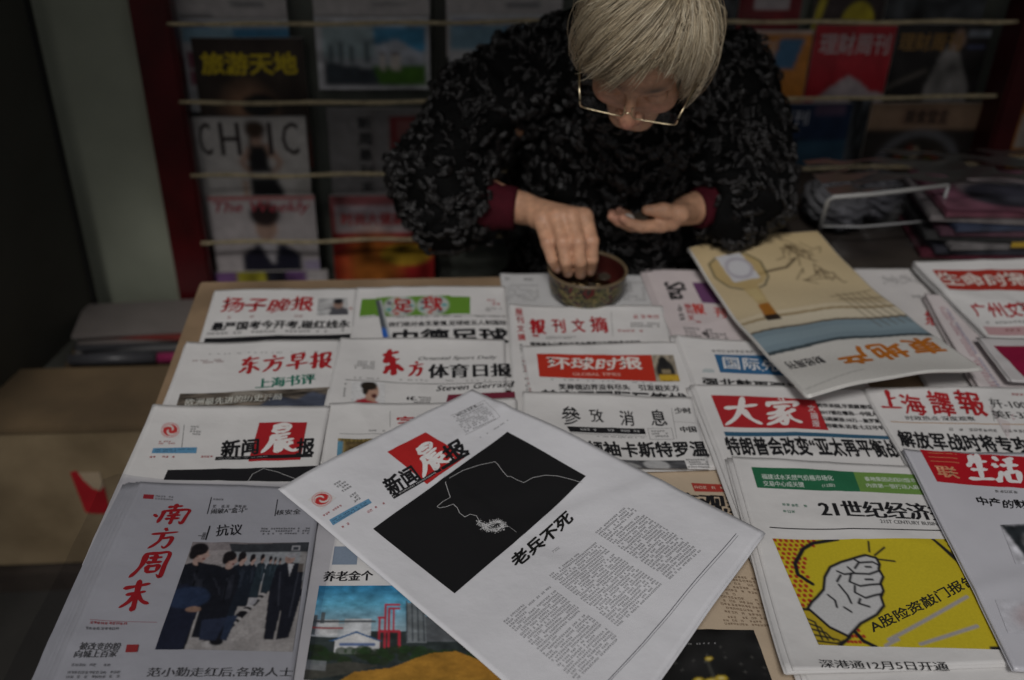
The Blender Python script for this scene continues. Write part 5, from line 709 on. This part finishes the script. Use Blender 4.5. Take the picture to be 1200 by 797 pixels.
MB().tube([(.951, 1.648, .868), (.955, 1.66, .745)], .0035, 8).build('corner_wire', white_plastic, b, True)
for i, (cx, cy, cz, rx, ry, rz, lab) in enumerate(((.79, 1.75, .79, .06, .07, .045, 'grey crumpled plastic bag at the left inside the wire basket'), (.88, 1.78, .79, .055, .06, .045, 'darker crumpled plastic bag at the right inside the wire basket'))):
    def fn(s, t, c=(cx, cy, cz), q=(rx, ry, rz), i=i):
        a = 2*np.pi*s; b_ = np.pi*t; w = 1+.16*nz(s*1.9, t*2.3, i)
        return np.column_stack([c[0]+q[0]*np.cos(a)*np.sin(b_)*w, c[1]+q[1]*np.sin(a)*np.sin(b_)*w, c[2]+q[2]*np.cos(b_)*w])
    tag(crumple('crumpled_bag', fn, 50, 30, mat('grey_bag', (.09-.04*i, .09-.04*i, .095-.04*i), .6, .3, var=.5, vscale=18, bump=.3, bscale=20)), lab, 'plastic bag')
# ------------------------------------------------------------------ signed-distance modelling for body and coat
class Field:
    def __init__(s, lo, hi, h):
        s.lo = np.array(lo, float); s.h = h; s.n = np.ceil((np.array(hi)-s.lo)/h).astype(int)+1; s.D = np.full(s.n, .05, np.float32)
    def region(s, lo, hi):
        a = np.clip(np.floor((np.array(lo)-s.lo)/s.h).astype(int), 0, s.n-1); b = np.clip(np.ceil((np.array(hi)-s.lo)/s.h).astype(int)+1, 1, s.n)
        g = [((s.lo[i]+s.h*np.arange(a[i], b[i])).astype(np.float32)) for i in range(3)]
        return tuple(slice(a[i], b[i]) for i in range(3)), g[0][:, None, None], g[1][None, :, None], g[2][None, None, :]
    def mix(s, sl, d, k, sub=False):
        D = s.D[sl]
        if sub:
            D = -D; h = np.clip(k-np.abs(D-d), 0, None)/k; s.D[sl] = -(np.minimum(D, d)-h*h*k*.25)
        else:
            h = np.clip(k-np.abs(D-d), 0, None)/k; s.D[sl] = np.minimum(D, d)-h*h*k*.25
    def cap(s, a, b, ra, rb, k=.008, sub=False):
        a = np.array(a, float); b = np.array(b, float); m = max(ra, rb)+.03
        sl, x, y, z = s.region(np.minimum(a, b)-m, np.maximum(a, b)+m); ab = b-a; L = ab@ab+1e-9
        t = np.clip(((x-a[0])*ab[0]+(y-a[1])*ab[1]+(z-a[2])*ab[2])/L, 0, 1)
        d = np.sqrt((x-a[0]-t*ab[0])**2+(y-a[1]-t*ab[1])**2+(z-a[2]-t*ab[2])**2)-(ra+(rb-ra)*t); s.mix(sl, d.astype(np.float32), k, sub)
    def chain(s, pts, rad, k=.008):
        for i in range(len(pts)-1): s.cap(pts[i], pts[i+1], rad[i], rad[i+1], k)
    def ell(s, c, r, M=None, k=.01, sub=False):
        c = np.array(c, float); r = np.array(r, float); m = r.max()+.03; sl, x, y, z = s.region(c-m, c+m); q = [x-c[0], y-c[1], z-c[2]]
        if M is not None: q = [q[0]*M[i][0]+q[1]*M[i][1]+q[2]*M[i][2] for i in range(3)]
        n = np.sqrt((q[0]/r[0])**2+(q[1]/r[1])**2+(q[2]/r[2])**2); n2 = np.sqrt((q[0]/r[0]**2)**2+(q[1]/r[1]**2)**2+(q[2]/r[2]**2)**2)
        d = n*(n-1)/np.maximum(n2, 1e-6); s.mix(sl, d.astype(np.float32), k, sub)
    def mesh(s):
        D = s.D; S = D < 0; n = s.n; acc = {}
        ids = []; pos = []
        st = (n[1]*n[2], n[2], 1); quads = []
        for ax in range(3):
            sl0 = [slice(None)]*3; sl1 = [slice(None)]*3; sl0[ax] = slice(0, -1); sl1[ax] = slice(1, None)
            c = np.argwhere(S[tuple(sl0)] != S[tuple(sl1)]); c = c[(c > 0).all(1)]
            d0 = D[tuple(c.T)]; c1 = c.copy(); c1[:, ax] += 1; d1 = D[tuple(c1.T)]; t = d0/(d0-d1); p = c.astype(float); p[:, ax] += t
            o1 = (ax+1) % 3; o2 = (ax+2) % 3; cells = []
            for a, b in ((0, 0), (-1, 0), (-1, -1), (0, -1)):
                q = c.copy(); q[:, o1] += a; q[:, o2] += b; cells.append(q[:, 0]*st[0]+q[:, 1]*st[1]+q[:, 2]); ids.append(cells[-1]); pos.append(p)
            q = np.column_stack(cells); flip = ~(d0 < 0); q[flip] = q[flip][:, ::-1]; quads.append(q)
        ids = np.concatenate(ids); pos = np.vstack(pos); u, inv = np.unique(ids, return_inverse=True)
        V = np.column_stack([np.bincount(inv, pos[:, k])/np.bincount(inv) for k in range(3)])
        F = np.searchsorted(u, np.vstack(quads)); return s.lo+V*s.h, F.astype(np.int32)
def smooth_mesh(V, F, it=2, w=.5):
    E = np.vstack([F[:, [0, 1]], F[:, [1, 2]], F[:, [2, 3]], F[:, [3, 0]]]); n = len(V)
    for _ in range(it):
        A = np.column_stack([np.bincount(E[:, 0], V[E[:, 1], k], n)+np.bincount(E[:, 1], V[E[:, 0], k], n) for k in range(3)]); c = np.bincount(E[:, 0], minlength=n)+np.bincount(E[:, 1], minlength=n)
        V = V*(1-w)+w*A/np.maximum(c, 1)[:, None]
    return V
# head frame: s to her left, f where the face points, u to the crown
th = math.radians(45); f = Vector((0, -math.cos(th), -math.sin(th))); u = Vector((0, -math.sin(th), math.cos(th))); s_ = Vector((1, 0, 0))
yaw = Matrix.Rotation(math.radians(-29), 3, u); f = yaw @ f; s_ = yaw @ s_
view = Vector((.2109, .9355, -.2837)).normalized(); rl = Matrix.Rotation(math.radians(-15), 3, view); f, u, s_ = rl @ f, rl @ u, rl @ s_
HC = Vector((.303, 1.379, 1.206)); HB = np.array([s_, f, u])
def hp(a, b, c): return np.array(HC)+a*HB[0]+b*HB[1]+c*HB[2]
B = Field((-.08, 1.20, .58), (.76, 1.98, 1.36), .0026)
# torso, arms
for a, b, ra, rb in (((.36, 1.78, .60), (.36, 1.74, .88), .13, .13), ((.36, 1.74, .88), (.35, 1.72, 1.0), .13, .10), ((.22, 1.74, 1.02), (.50, 1.74, 1.01), .06, .06), ((.35, 1.71, 1.04), (.335, 1.55, 1.12), .055, .050)): B.cap(a, b, ra, rb, .04)
B.cap((.335, 1.55, 1.12), hp(0, -.03, -.05), .050, .052, .03)
RW = (.160, 1.572, .868); LW = (.449, 1.552, .872)
B.chain([(.19, 1.74, 1.03), (.01, 1.61, .895), (.075, 1.60, .878), RW], [.055, .042, .040, .027], .02)
B.chain([(.53, 1.74, 1.01), (.555, 1.61, .875), (.51, 1.585, .87), LW], [.055, .042, .040, .026], .02)
# head
def he(c, r, k=.01, sub=False): B.ell(hp(*c), r, HB, k, sub)
def hc(a, b, ra, rb, k=.01, sub=False): B.cap(hp(*a), hp(*b), ra, rb, k, sub)
he((0, -.012, .030), (.073, .092, .083)); he((0, .022, -.022), (.060, .062, .086), .02)
for q in (-1, 1):
    hc((q*.054, -.002, -.045), (q*.012, .058, -.100), .020, .018, .02); he((q*.036, .056, -.034), (.024, .024, .024), .016)
hc((-.012, .058, -.102), (.012, .058, -.102), .019, .019, .015)
for q in (-1, 1): he((q*.031, .098, -.001), (.019, .016, .011), .014, True)
for q in (-1, 1): he((q*.031, .0735, -.002), (.0165, .0135, .0120), .004); hc((q*.014, .080, .017), (q*.046, .068, .018), .0070, .006, .010)
hc((-.012, .079, .013), (.012, .079, .013), .0055, .0055, .01)
hc((0, .082, .008), (0, .108, -.027), .0065, .0095, .008); he((0, .108, -.030), (.0115, .0105, .0095), .006)
for q in (-1, 1): he((q*.0125, .097, -.033), (.0075, .009, .007), .005)
hc((-.017, .083, -.060), (.017, .083, -.060), .0060, .0060, .006); hc((-.014, .082, -.071), (.014, .082, -.071), .0065, .0065, .006); hc((-.021, .092, -.0655), (.021, .092, -.0655), .0022, .0022, .004, True)
for q in (-1, 1): he((q*.078, -.004, -.012), (.009, .019, .031), .006)
# her right hand, palm down, fingers dipping into the bowl
mcp = [(.186, 1.512, .872), (.2095, 1.504, .882), (.234, 1.500, .885), (.2575, 1.505, .882)]
pip = [(.193, 1.472, .852), (.2165, 1.460, .858), (.2410, 1.456, .860), (.2640, 1.463, .858)]
dip = [(.201, 1.460, .827), (.222, 1.447, .830), (.2445, 1.444, .831), (.2655, 1.454, .829)]
tip = [(.210, 1.466, .806), (.227, 1.455, .805), (.248, 1.453, .803), (.266, 1.463, .803)]
for i in range(4):
    rr = [.0112, .0122, .0126, .0120][i]
    B.cap(RW, mcp[i], .019, rr+.0012, .012); B.chain([mcp[i], pip[i]], [rr+.0014, rr-.0004], .006); B.chain([pip[i], dip[i], tip[i]], [rr-.0004, rr-.0016, rr-.0030], .0018); B.ell(pip[i], (rr+.0002,)*3, None, .003); B.ell(np.array(mcp[i])+(0, .002, .003), (.0095,)*3, None, .006)
    if i: B.cap(np.array(RW)*.25+np.array(mcp[i])*.75+(0, 0, -.006), np.array(RW)*.25+np.array(mcp[i-1])*.75+(0, 0, -.006), .012, .012, .01)
    B.cap(np.array(RW)+(0, 0, .012), np.array(mcp[i])+(0, .004, .0095), .0030, .0026, .006)
B.chain([(RW[0]+.022, RW[1]-.012, RW[2]-.008), (.232, 1.535, .848), (.252, 1.505, .826), (.256, 1.480, .806)], [.017, .014, .0115, .008], .008)
# her left hand, cupped palm up with coins
fd = Vector((-.905, -.40, -.13)).normalized(); nn = Vector((0, .30, .95)); nn = (nn-fd*nn.dot(fd)).normalized(); tt = nn.cross(fd).normalized()
def lp(a, b, c): return np.array(Vector(LW)+fd*a+tt*b+nn*c)
offs = [.030, .010, -.010, -.029]; ln = [(.082, .040, .022, .016), (.086, .044, .025, .017), (.082, .041, .023, .016), (.074, .032, .018, .014)]
lf_tip = []
for i in range(4):
    b0 = offs[i]; l = ln[i]; a1 = (l[0], b0, .000); sp = -.12*b0/.03*0
    a2 = (l[0]+l[1]*.93, b0*.86, .010+.004*i*.5); a3 = (a2[0]+l[2]*.80, b0*.76, a2[2]+l[2]*.55); a4 = (a3[0]+l[3]*.65, b0*.70, a3[2]+l[3]*.70); rr = [.0103, .0108, .0102, .0090][i]
    B.cap(LW, lp(*a1), .018, rr+.001, .012); B.chain([lp(*a1), lp(*a2), lp(*a3), lp(*a4)], [rr+.001, rr-.0004, rr-.0018, rr-.0028], .0022); lf_tip.append(lp(*a4))
    if i: B.cap(lp(.06, offs[i], -.002), lp(.06, offs[i-1], -.002), .012, .012, .01)
B.chain([lp(.020, .020, .002), lp(.050, .040, .012), lp(.078, .036, .026), lp(.100, .022, .032)], [.016, .0145, .0120, .0088], .008)
B.cap(lp(.045, -.026, .003), lp(.012, -.018, .002), .014, .015, .01)
V, F = B.mesh(); V = smooth_mesh(V, F, 2, .4)
L = (V-np.array(HC)) @ HB.T
skin = np.tile(np.array((.52, .29, .18)), (len(V), 1))
def tint(c, r, col, a):
    w = np.exp(-(((L-np.array(c))/np.array(r))**2).sum(1))[:, None]*a; skin[:] = skin*(1-w)+np.array(col)*w
tint((0, .112, -.03), (.016, .016, .014), (.46, .16, .12), .7); tint((0, .09, -.065), (.022, .02, .012), (.34, .10, .09), .9)
for q in (-1, 1): tint((q*.031, .088, .004), (.018, .012, .004), (.20, .10, .07), .6); tint((q*.031, .088, -.009), (.016, .012, .0022), (.05, .03, .025), .85); tint((q*.04, .075, -.035), (.022, .02, .018), (.44, .18, .13), .5); tint((q*.031, .083, .020), (.021, .02, .0055), (.07, .05, .04), .9); tint((q*.030, .088, -.0155), (.016, .02, .002), (.28, .14, .09), .6); tint((q*.031, .088, .0085), (.017, .02, .0018), (.14, .07, .05), .8); tint((q*.012, .09, .012), (.002, .02, .012), (.26, .13, .09), .5)
hairm = (L[:, 1] < .052+.0*L[:, 0]) & (L[:, 2] > -.02) | (L[:, 2] > .074) ; isH = hairm & (np.abs(L).max(1) < .13)
skin[isH] = (.30, .26, .19)
for P, r, col, a in [(p, .010, (.46, .20, .14), .5) for p in pip+mcp]+[(t, .008, (.48, .22, .17), .5) for t in tip]+[(t, .012, (.48, .22, .17), .6) for t in lf_tip]:
    w = np.exp(-((V-np.array(P))**2).sum(1)/r**2)[:, None]*a; skin = skin*(1-w)+np.array(col)*w
skin_m = ink_mat('skin', .46, .45, 0, .42); skin_m.node_tree.nodes['Noise Texture'].inputs['Scale'].default_value = 85; skin_m.node_tree.nodes['Noise Texture'].inputs['Detail'].default_value = 5; sp = skin_m.node_tree.nodes['Principled BSDF']; sp.inputs['Subsurface Weight'].default_value = .12; sp.inputs['Subsurface Radius'].default_value = (.01, .004, .002); sp.inputs['Subsurface Scale'].default_value = .5
t_ = skin_m.node_tree; nb = t_.nodes.new('ShaderNodeTexNoise'); nb.inputs['Scale'].default_value = 220; nb.inputs['Detail'].default_value = 4; bb = t_.nodes.new('ShaderNodeBump'); bb.inputs['Strength'].default_value = .7; bb.inputs['Distance'].default_value = .0015
tcn = t_.nodes.new('ShaderNodeTexCoord'); t_.links.new(tcn.outputs['Object'], nb.inputs[0]); t_.links.new(nb.outputs[0], bb.inputs['Height']); t_.links.new(bb.outputs[0], sp.inputs['Normal'])
# knuckle creases and nails
for P, ax_ in [(p_, 0) for p_ in pip]+[(p_, 0) for p_ in dip]:
    for dz in (-.0022, .0004, .0030):
        w = (np.exp(-((V[:, 2]-V[:, 1]*.35-(P[2]-P[1]*.35)-dz)/.00055)**2)*np.exp(-((V-np.array(P))**2).sum(1)/.011**2))[:, None]*.38; skin = skin*(1-w)+np.array((.22, .10, .06))*w
for P in tip:
    Q = np.array(P)+(0, -.0075, .004); w = (np.exp(-(((V-Q)/np.array((.0050, .005, .0055)))**2).sum(1)**2))[:, None]*.8; skin = skin*(1-w)+np.array((.60, .40, .32))*w
person = thing('person', 'woman in glasses and curly black fur coat, grey hair, bowed head, counting coins', 'person', (.36, 1.75, .58))
mesh_obj('body', V, F, skin_m, person, True, cols=skin)
# ---- coat
black = mat('black_fur_hide', (.002, .002, .002), .8, .1, var=.4, vscale=60, bump=.8, bscale=120)
G = Field((-.20, 1.30, .50), (.80, 2.06, 1.28), .0065)
for a, b, ra, rb in (((.36, 1.80, .54), (.36, 1.77, .90), .21, .19), ((.36, 1.74, .90), (.35, 1.70, 1.0), .16, .13), ((.20, 1.74, 1.045), (.52, 1.75, 1.035), .085, .085), ((.34, 1.70, 1.07), (.31, 1.60, 1.09), .105, .075),
                     ((.36, 1.66, .80), (.36, 1.66, .98), .12, .11), ((.335, 1.60, .96), (.325, 1.56, 1.04), .07, .05), ((.25, 1.70, 1.07), (.22, 1.70, 1.075), .075, .06), ((.43, 1.68, 1.06), (.48, 1.70, 1.06), .075, .06)): G.cap(a, b, ra, rb, .05)
G.chain([(.17, 1.74, 1.035), (.085, 1.70, .985), (.015, 1.625, .905), (.045, 1.598, .868), (.080, 1.590, .866)], [.078, .080, .074, .074, .056], .035)
G.cap((.03, 1.61, .865), (.08, 1.60, .845), .062, .052, .03)
G.chain([(.545, 1.75, 1.02), (.565, 1.68, .955), (.570, 1.61, .880), (.535, 1.585, .858), (.500, 1.570, .868)], [.075, .078, .072, .066, .048], .035)
for q in range(60):   # soft lumps of the pelt
    pass
g = G.D.shape; X, Y, Z = np.meshgrid(*[G.lo[i]+G.h*np.arange(g[i]) for i in range(3)], indexing='ij', sparse=True)
G.D += (.008*np.sin(X*38+2*np.sin(Z*21))*np.sin(Z*33+1.5*np.sin(Y*24))+.0035*np.sin(X*95+3*np.sin(Z*40))*np.sin(Z*80+2*np.sin(Y*50))+.0025*np.sin(Y*120+X*60)).astype(np.float32)
# hollow the sleeve ends and the neck
G.cap(RW, (.080, 1.590, .868), .044, .046, .01, True); G.cap(LW, (.503, 1.573, .868), .040, .038, .01, True)
CV, CF = G.mesh(); CV = smooth_mesh(CV, CF, 1)
coat = mesh_obj('fur_coat', CV, CF, black, person, True)
P0, P1, P2 = CV[CF[:, 0]], CV[CF[:, 1]], CV[CF[:, 2]]; nrm = np.cross(P1-P0, P2-P0); ar = np.linalg.norm(nrm, axis=1); nrm /= np.maximum(ar, 1e-12)[:, None]; cen = CV[CF].mean(1)
ok = (cen[:, 2] > .70); w = ar*ok; NT, PER = 3600, 7; N = NT*PER
idx = RNG.choice(len(CF), NT, p=w/w.sum()); c = cen[idx]; n = nrm[idx]
# the pelt lies in tufts: each a comb of parallel wavy locks, its direction swirling over the coat
a = np.column_stack([1.3*np.sin(c[:, 2]*31+c[:, 0]*17+1), .6*np.sin(c[:, 0]*23), -.5+1.2*np.sin(c[:, 0]*37+c[:, 2]*13)])+RNG.normal(size=(NT, 3))*.45
a -= n*(a*n).sum(1)[:, None]; a /= np.linalg.norm(a, axis=1)[:, None]; b = np.cross(n, a)
R7 = lambda v: np.repeat(v, PER, 0); off = np.tile(np.linspace(-1, 1, PER), NT); pitch = R7(RNG.uniform(.0055, .0100, NT))
c, n, a, b = R7(c), R7(n), R7(a), R7(b); c = c+b*(off*pitch)[:, None]+a*(RNG.normal(size=N)*.0012)[:, None]
r = R7(RNG.uniform(.002, .006, NT))*(1+.15*RNG.normal(size=N)); sw = R7(RNG.uniform(1.4, 3.6, NT)*RNG.choice([-1, 1], NT))*(1+.1*RNG.normal(size=N)); ln_ = R7(RNG.uniform(.007, .019, NT))*(1-.35*off**2); thk = RNG.uniform(.0008, .0016, N); hi = R7(RNG.uniform(.5, 1.5, NT))*(1-.45*off**2)
segs = 7; pts = []
for j in range(segs):
    t = j/(segs-1); an = sw*t
    pts.append(c+a*(ln_*t+r*np.sin(an)*.8)[:, None]+b*(r*(1-np.cos(an)))[:, None]+n*((.0005+.0065*np.sin(np.pi*min(t*1.1, 1)))*hi+.0010*np.sin(an*2))[:, None])
def strips(pts, rad, prof, k=4):
    n = len(pts[0]); S = len(pts); V = np.empty((n, S, k, 3)); 
    for j in range(S):
        tg = pts[min(j+1, S-1)]-pts[max(j-1, 0)]; tg /= np.maximum(np.linalg.norm(tg, axis=1), 1e-9)[:, None]
        ref = np.array([.31, .52, .79]); e = np.cross(tg, ref); e /= np.maximum(np.linalg.norm(e, axis=1), 1e-9)[:, None]; g = np.cross(tg, e)
        for q in range(k): an = 2*math.pi*q/k; V[:, j, q] = pts[j]+(e*math.cos(an)+g*math.sin(an))*(rad*prof[j])[:, None]
    i = (np.arange(n)[:, None, None]*S*k+np.arange(S-1)[None, :, None]*k+np.arange(k)[None, None]); q2 = (np.arange(k)+1) % k
    i2 = (np.arange(n)[:, None, None]*S*k+np.arange(S-1)[None, :, None]*k+q2[None, None]); F = np.stack([i, i2, i2+k, i+k], -1).reshape(-1, 4)
    return V.reshape(-1, 3), F
curlm = mat('black_lamb_curls', (.0058, .005, .005), .36, .7, var=.8, vscale=16)
FV, FF = strips(pts, thk, [.5, 1, 1.1, 1.1, 1, .8, .25]); o = mesh_obj('fur_curls', FV, FF, curlm, coat, True); o['kind'] = 'stuff'
# ---- sweater cuffs
maroon = mat('maroon_knit', (.05, .003, .008), .85, .2, var=.2, vscale=50, bump=.8, bscale=400)
def cuff(p, q, r0, r1):
    p, q = Vector(p), Vector(q); pts = [p.lerp(q, t) for t in (0, .3, .55, .75, .9, 1, 1, .93)]; MB().tube(pts, [r0, r0*.98, (r0+r1)/2*1.03, r1*1.06, r1*1.05, r1, r1*.86, r1*.82], 32, False).build('sweater_cuff', maroon, person, True)
cuff((.040, 1.597, .870), (.150, 1.572, .867), .056, .036); cuff((.545, 1.59, .868), (.458, 1.555, .871), .048, .034)
# ---- hair
Wh = np.array((.38, -.42, .82)); Wh /= np.linalg.norm(Wh)
ends = np.array([(-.62, -.70, -.35), (-.92, -.38, -.42), (-.97, .10, -.40), (-.92, .32, -.24), (-.84, .52, .02), (-.66, .70, .18), (-.36, .82, .32), (-.04, .80, .54), (.26, .72, .66), (.50, .70, .56), (.80, .52, .10), (.86, .44, -.36), (.96, .14, -.52), (.94, -.30, -.45), (.65, -.70, -.35)], float)
mids = np.array([(-.45, -.8, .3), (-.8, -.3, .55), (-.70, .15, .80), (-.42, .42, .90), (-.12, .58, .90), (.14, .62, .88), (.32, .60, .84), (.42, .56, .84), (.50, .52, .82), (.58, .48, .78), (.80, .34, .60), (.90, .15, .42), (.92, -.1, .35), (.85, -.4, .35), (.5, -.8, .2)], float)
NH = 12500; q = RNG.random(NH)*(len(ends)-1); dens = np.clip(RNG.normal(size=NH)*.18, -.6, .6); clump = np.round(q*16)/16; q = np.clip(q*.35+clump*.65+dens*.25, 0, len(ends)-1.001); i0 = q.astype(int); fr = (q-i0)[:, None]
E = ends[i0]*(1-fr)+ends[i0+1]*fr; Mi = mids[i0]*(1-fr)+mids[i0+1]*fr; ck = np.floor(q*16).astype(int) % 97; cj = RNG.normal(size=(97, 3)); E += RNG.normal(size=(NH, 3))*.035+cj[ck]*.045; Mi += RNG.normal(size=(NH, 3))*.04+cj[(ck*7) % 97]*.05
t0 = RNG.random(NH)**1.3*.62; tl = RNG.uniform(.84, 1.07, NH)+.03*cj[ck][:, 0]; lay = RNG.random(NH); stray = RNG.random(NH) < .02; lay[stray] += 1.1; tl[stray] += .06; pts = []; segs = 14; radii = np.array([.0695, .096, .087])
for j in range(segs):
    t = (t0+(tl-t0)*j/(segs-1))[:, None]; d = (1-t)**2*Wh+2*t*(1-t)*Mi+t*t*E; d /= np.linalg.norm(d, axis=1)[:, None]
    lift = (.003+.012*lay+.006*np.sin(np.clip(t[:, 0], 0, 1)*np.pi)*1.0)*np.clip((j+.3)/3, 0, 1)
    lift = lift+.005*np.clip(np.abs(d[:, 0])-.55, 0, 1)/.45+.0012*np.sin(q*40+t[:, 0]*7)
    p = d*(radii+lift[:, None]); p[:, 2] += .022*(1)*np.clip(d[:, 2]+.3, 0, 1)*1.0; p[:, 1] -= .004
    p += .0012*np.column_stack([np.sin(t[:, 0]*9+lay*30), np.cos(t[:, 0]*8+q*5), np.zeros(NH)])
    pts.append(np.array(HC)+p @ HB)
hcol = ink_mat('grey_blond_hair', .38, .5, 0, .3); HV, HF = strips(pts, RNG.uniform(.0003, .0006, NH), [.6]+[1]*(segs-3)+[.7, .25], 3)
hc_ = np.array((.58, .485, .335))*(.78+.4*RNG.random((NH, 1))); hc_ = np.where(RNG.random((NH, 1)) < .13, np.array((.26, .19, .12)), hc_); hc_ = np.where(RNG.random((NH, 1)) < .15, np.array((.72, .64, .48)), hc_)
o = mesh_obj('hair', HV, HF, hcol, person, True, cols=np.repeat(hc_, segs*3, 0)); o['kind'] = 'stuff'
# ---- glasses
gold = mat('gold_wire', (.58, .49, .32), .30, .5, metal=1, var=.1)
lens_m = clear_mat('lens_glass', .10, .03, (.97, .97, .97), bump=0)
gl = bpy.data.objects.new('glasses', None); C.objects.link(gl); gl.parent = person; gl.matrix_parent_inverse = person.matrix_world.inverted()
gl.matrix_world = Matrix.Translation(hp(0, .10, -.01)); bpy.context.view_layer.update()
def rrect(cx, cz, hw, hh, tilt=0):
    P = []
    for k in range(33):
        a = 2*math.pi*k/32; x = abs(math.cos(a))**.38*math.copysign(1, math.cos(a))*hw; z = abs(math.sin(a))**.4*math.copysign(1, math.sin(a))*hh
        P.append(hp(cx+x, .113-.10*abs(cx+x)**1.0*.35-.0, cz+z))
    return P
for q in (-1, 1):
    P = rrect(q*.0360, .010, .0310, .0180); U = [P[k % 32] for k in range(14 if q > 0 else 16, 33 if q > 0 else 35)]; MB().tube(U, [.0014 if (k < 4 if q < 0 else k > len(U)-5) else .0010 for k in range(len(U))], 6, False).build('lens_rim', gold, gl, True)
    MB().add([tuple(p) for p in P[:-1]], [tuple(range(32))]).build('lens', lens_m, gl)
    MB().tube([hp(q*.0668, .1105, .013), hp(q*.073, .088, .011), hp(q*.081, .050, .003), hp(q*.088, 0, -.002), hp(q*.082, -.015, -.015)], [.0014, .0017, .0015, .0013, .0012], 6).build('temple', gold, gl, True)
MB().tube([hp(-.006, .112, .004), hp(0, .115, .009), hp(.006, .112, .004)], .0012, 6).build('bridge', gold, gl, True)
# ------------------------------------------------------------------ lacquered bowl and coins
bm_ = bpy.data.materials.new('painted_lacquer'); bm_.use_nodes = True; t = bm_.node_tree; p = t.nodes['Principled BSDF']; p.inputs['Roughness'].default_value = .38
tc = t.nodes.new('ShaderNodeTexCoord'); vo = t.nodes.new('ShaderNodeTexVoronoi'); vo.inputs['Scale'].default_value = 42; n1 = t.nodes.new('ShaderNodeTexNoise'); n1.inputs['Scale'].default_value = 34; n1.inputs['Distortion'].default_value = 2.5
t.links.new(tc.outputs['Object'], n1.inputs[0]); t.links.new(n1.outputs['Color'], vo.inputs[0])
r1 = t.nodes.new('ShaderNodeValToRGB'); r1.color_ramp.interpolation = 'CONSTANT'; t.links.new(n1.outputs['Fac'], r1.inputs[0]); e = r1.color_ramp.elements
e[0].position = .30; e[0].color = (.10, .008, .006, 1); e[1].position = .75; e[1].color = (.16, .012, .008, 1)
for pos, c in ((.38, (.020, .014, .009, 1)), (.47, (.035, .028, .016, 1)), (.50, (.22, .17, .06, 1)), (.545, (.07, .07, .02, 1)), (.64, (.018, .012, .008, 1))): q = r1.color_ramp.elements.new(pos); q.color = c
t.links.new(r1.outputs[0], p.inputs['Base Color'])
bc = (.262, 1.470, .7555)
bowl = thing('bowl', 'round dark lacquered bowl with red and gold pattern under her right hand', 'bowl', bc)
MB().lathe([(.001, .0), (.052, .0), (.057, .004), (.0625, .016), (.0645, .030), (.0655, .044), (.0665, .046)], bc, 64).build('outer_wall', bm_, bowl, True)
MB().lathe([(.0665, .046), (.0672, .0485), (.0655, .0505), (.0630, .0500), (.0620, .046)], bc, 64).build('rim', mat('worn_gold_rim', (.13, .095, .055), .35, .5, var=.3, vscale=50), bowl, True)
MB().lathe([(.0620, .046), (.0610, .030), (.0580, .012), (.050, .006), (.001, .005)], bc, 64).build('inner_wall', mat('dark_red_lacquer', (.05, .010, .008), .3, .5), bowl, True)
silver = mat('nickel_coin', (.70, .69, .65), .30, .6, metal=.35, var=.15, vscale=60); brass = mat('dull_brass_coin', (.30, .22, .12), .4, .5, metal=1, var=.2, vscale=60); tarn = mat('tarnished_coin', (.10, .08, .06), .5, .4, metal=.6)
def coin(c, nrm, r, m, label):
    M = Matrix.Translation(c) @ Vector(nrm).to_track_quat('Z', 'Y').to_matrix().to_4x4(); o = MB(); n = 28
    prof = [(0.0005, -.0008), (r*.97, -.0008), (r, -.0005), (r, .0005), (r*.97, .0008), (r*.90, .0008), (r*.88, .0005), (.0005, .0005)]
    o.lathe(prof, (0, 0, 0), n); o.V = [tuple(M @ Vector(v)) for v in o.V]
    tag(o.build('coin', m, None, False), label, 'coin')
cp = lambda a, b, c: tuple(lp(a, b, c))
coin(cp(.136, .016, .0265), nn+Vector((0, -.7, 0)), .0115, silver, 'shiny silver coin on the fingertips of her open left hand')
coin(cp(.108, .014, .0225), nn+Vector((0, -.5, 0)), .0118, tarn, 'dark coin beside the silver one in her left hand')
coin(cp(.100, -.008, .0185), nn+tt*.1, .0115, tarn, 'tarnished coin half under her left thumb')
for i in range(14):
    a = RNG.random()*6.28; rr = .040*math.sqrt(RNG.random()); coin((bc[0]+rr*math.cos(a), bc[1]+rr*math.sin(a), bc[2]+.009+.0017*i), (RNG.normal()*.12, RNG.normal()*.12, 1), .0105, [tarn, brass][i % 2], 'small coin lying among others inside the dark bowl')
for o in [o for o in bpy.data.objects if o.get('category') == 'coin' and 'inside the dark bowl' in o['label']]: o['group'] = 'coins in the bowl'
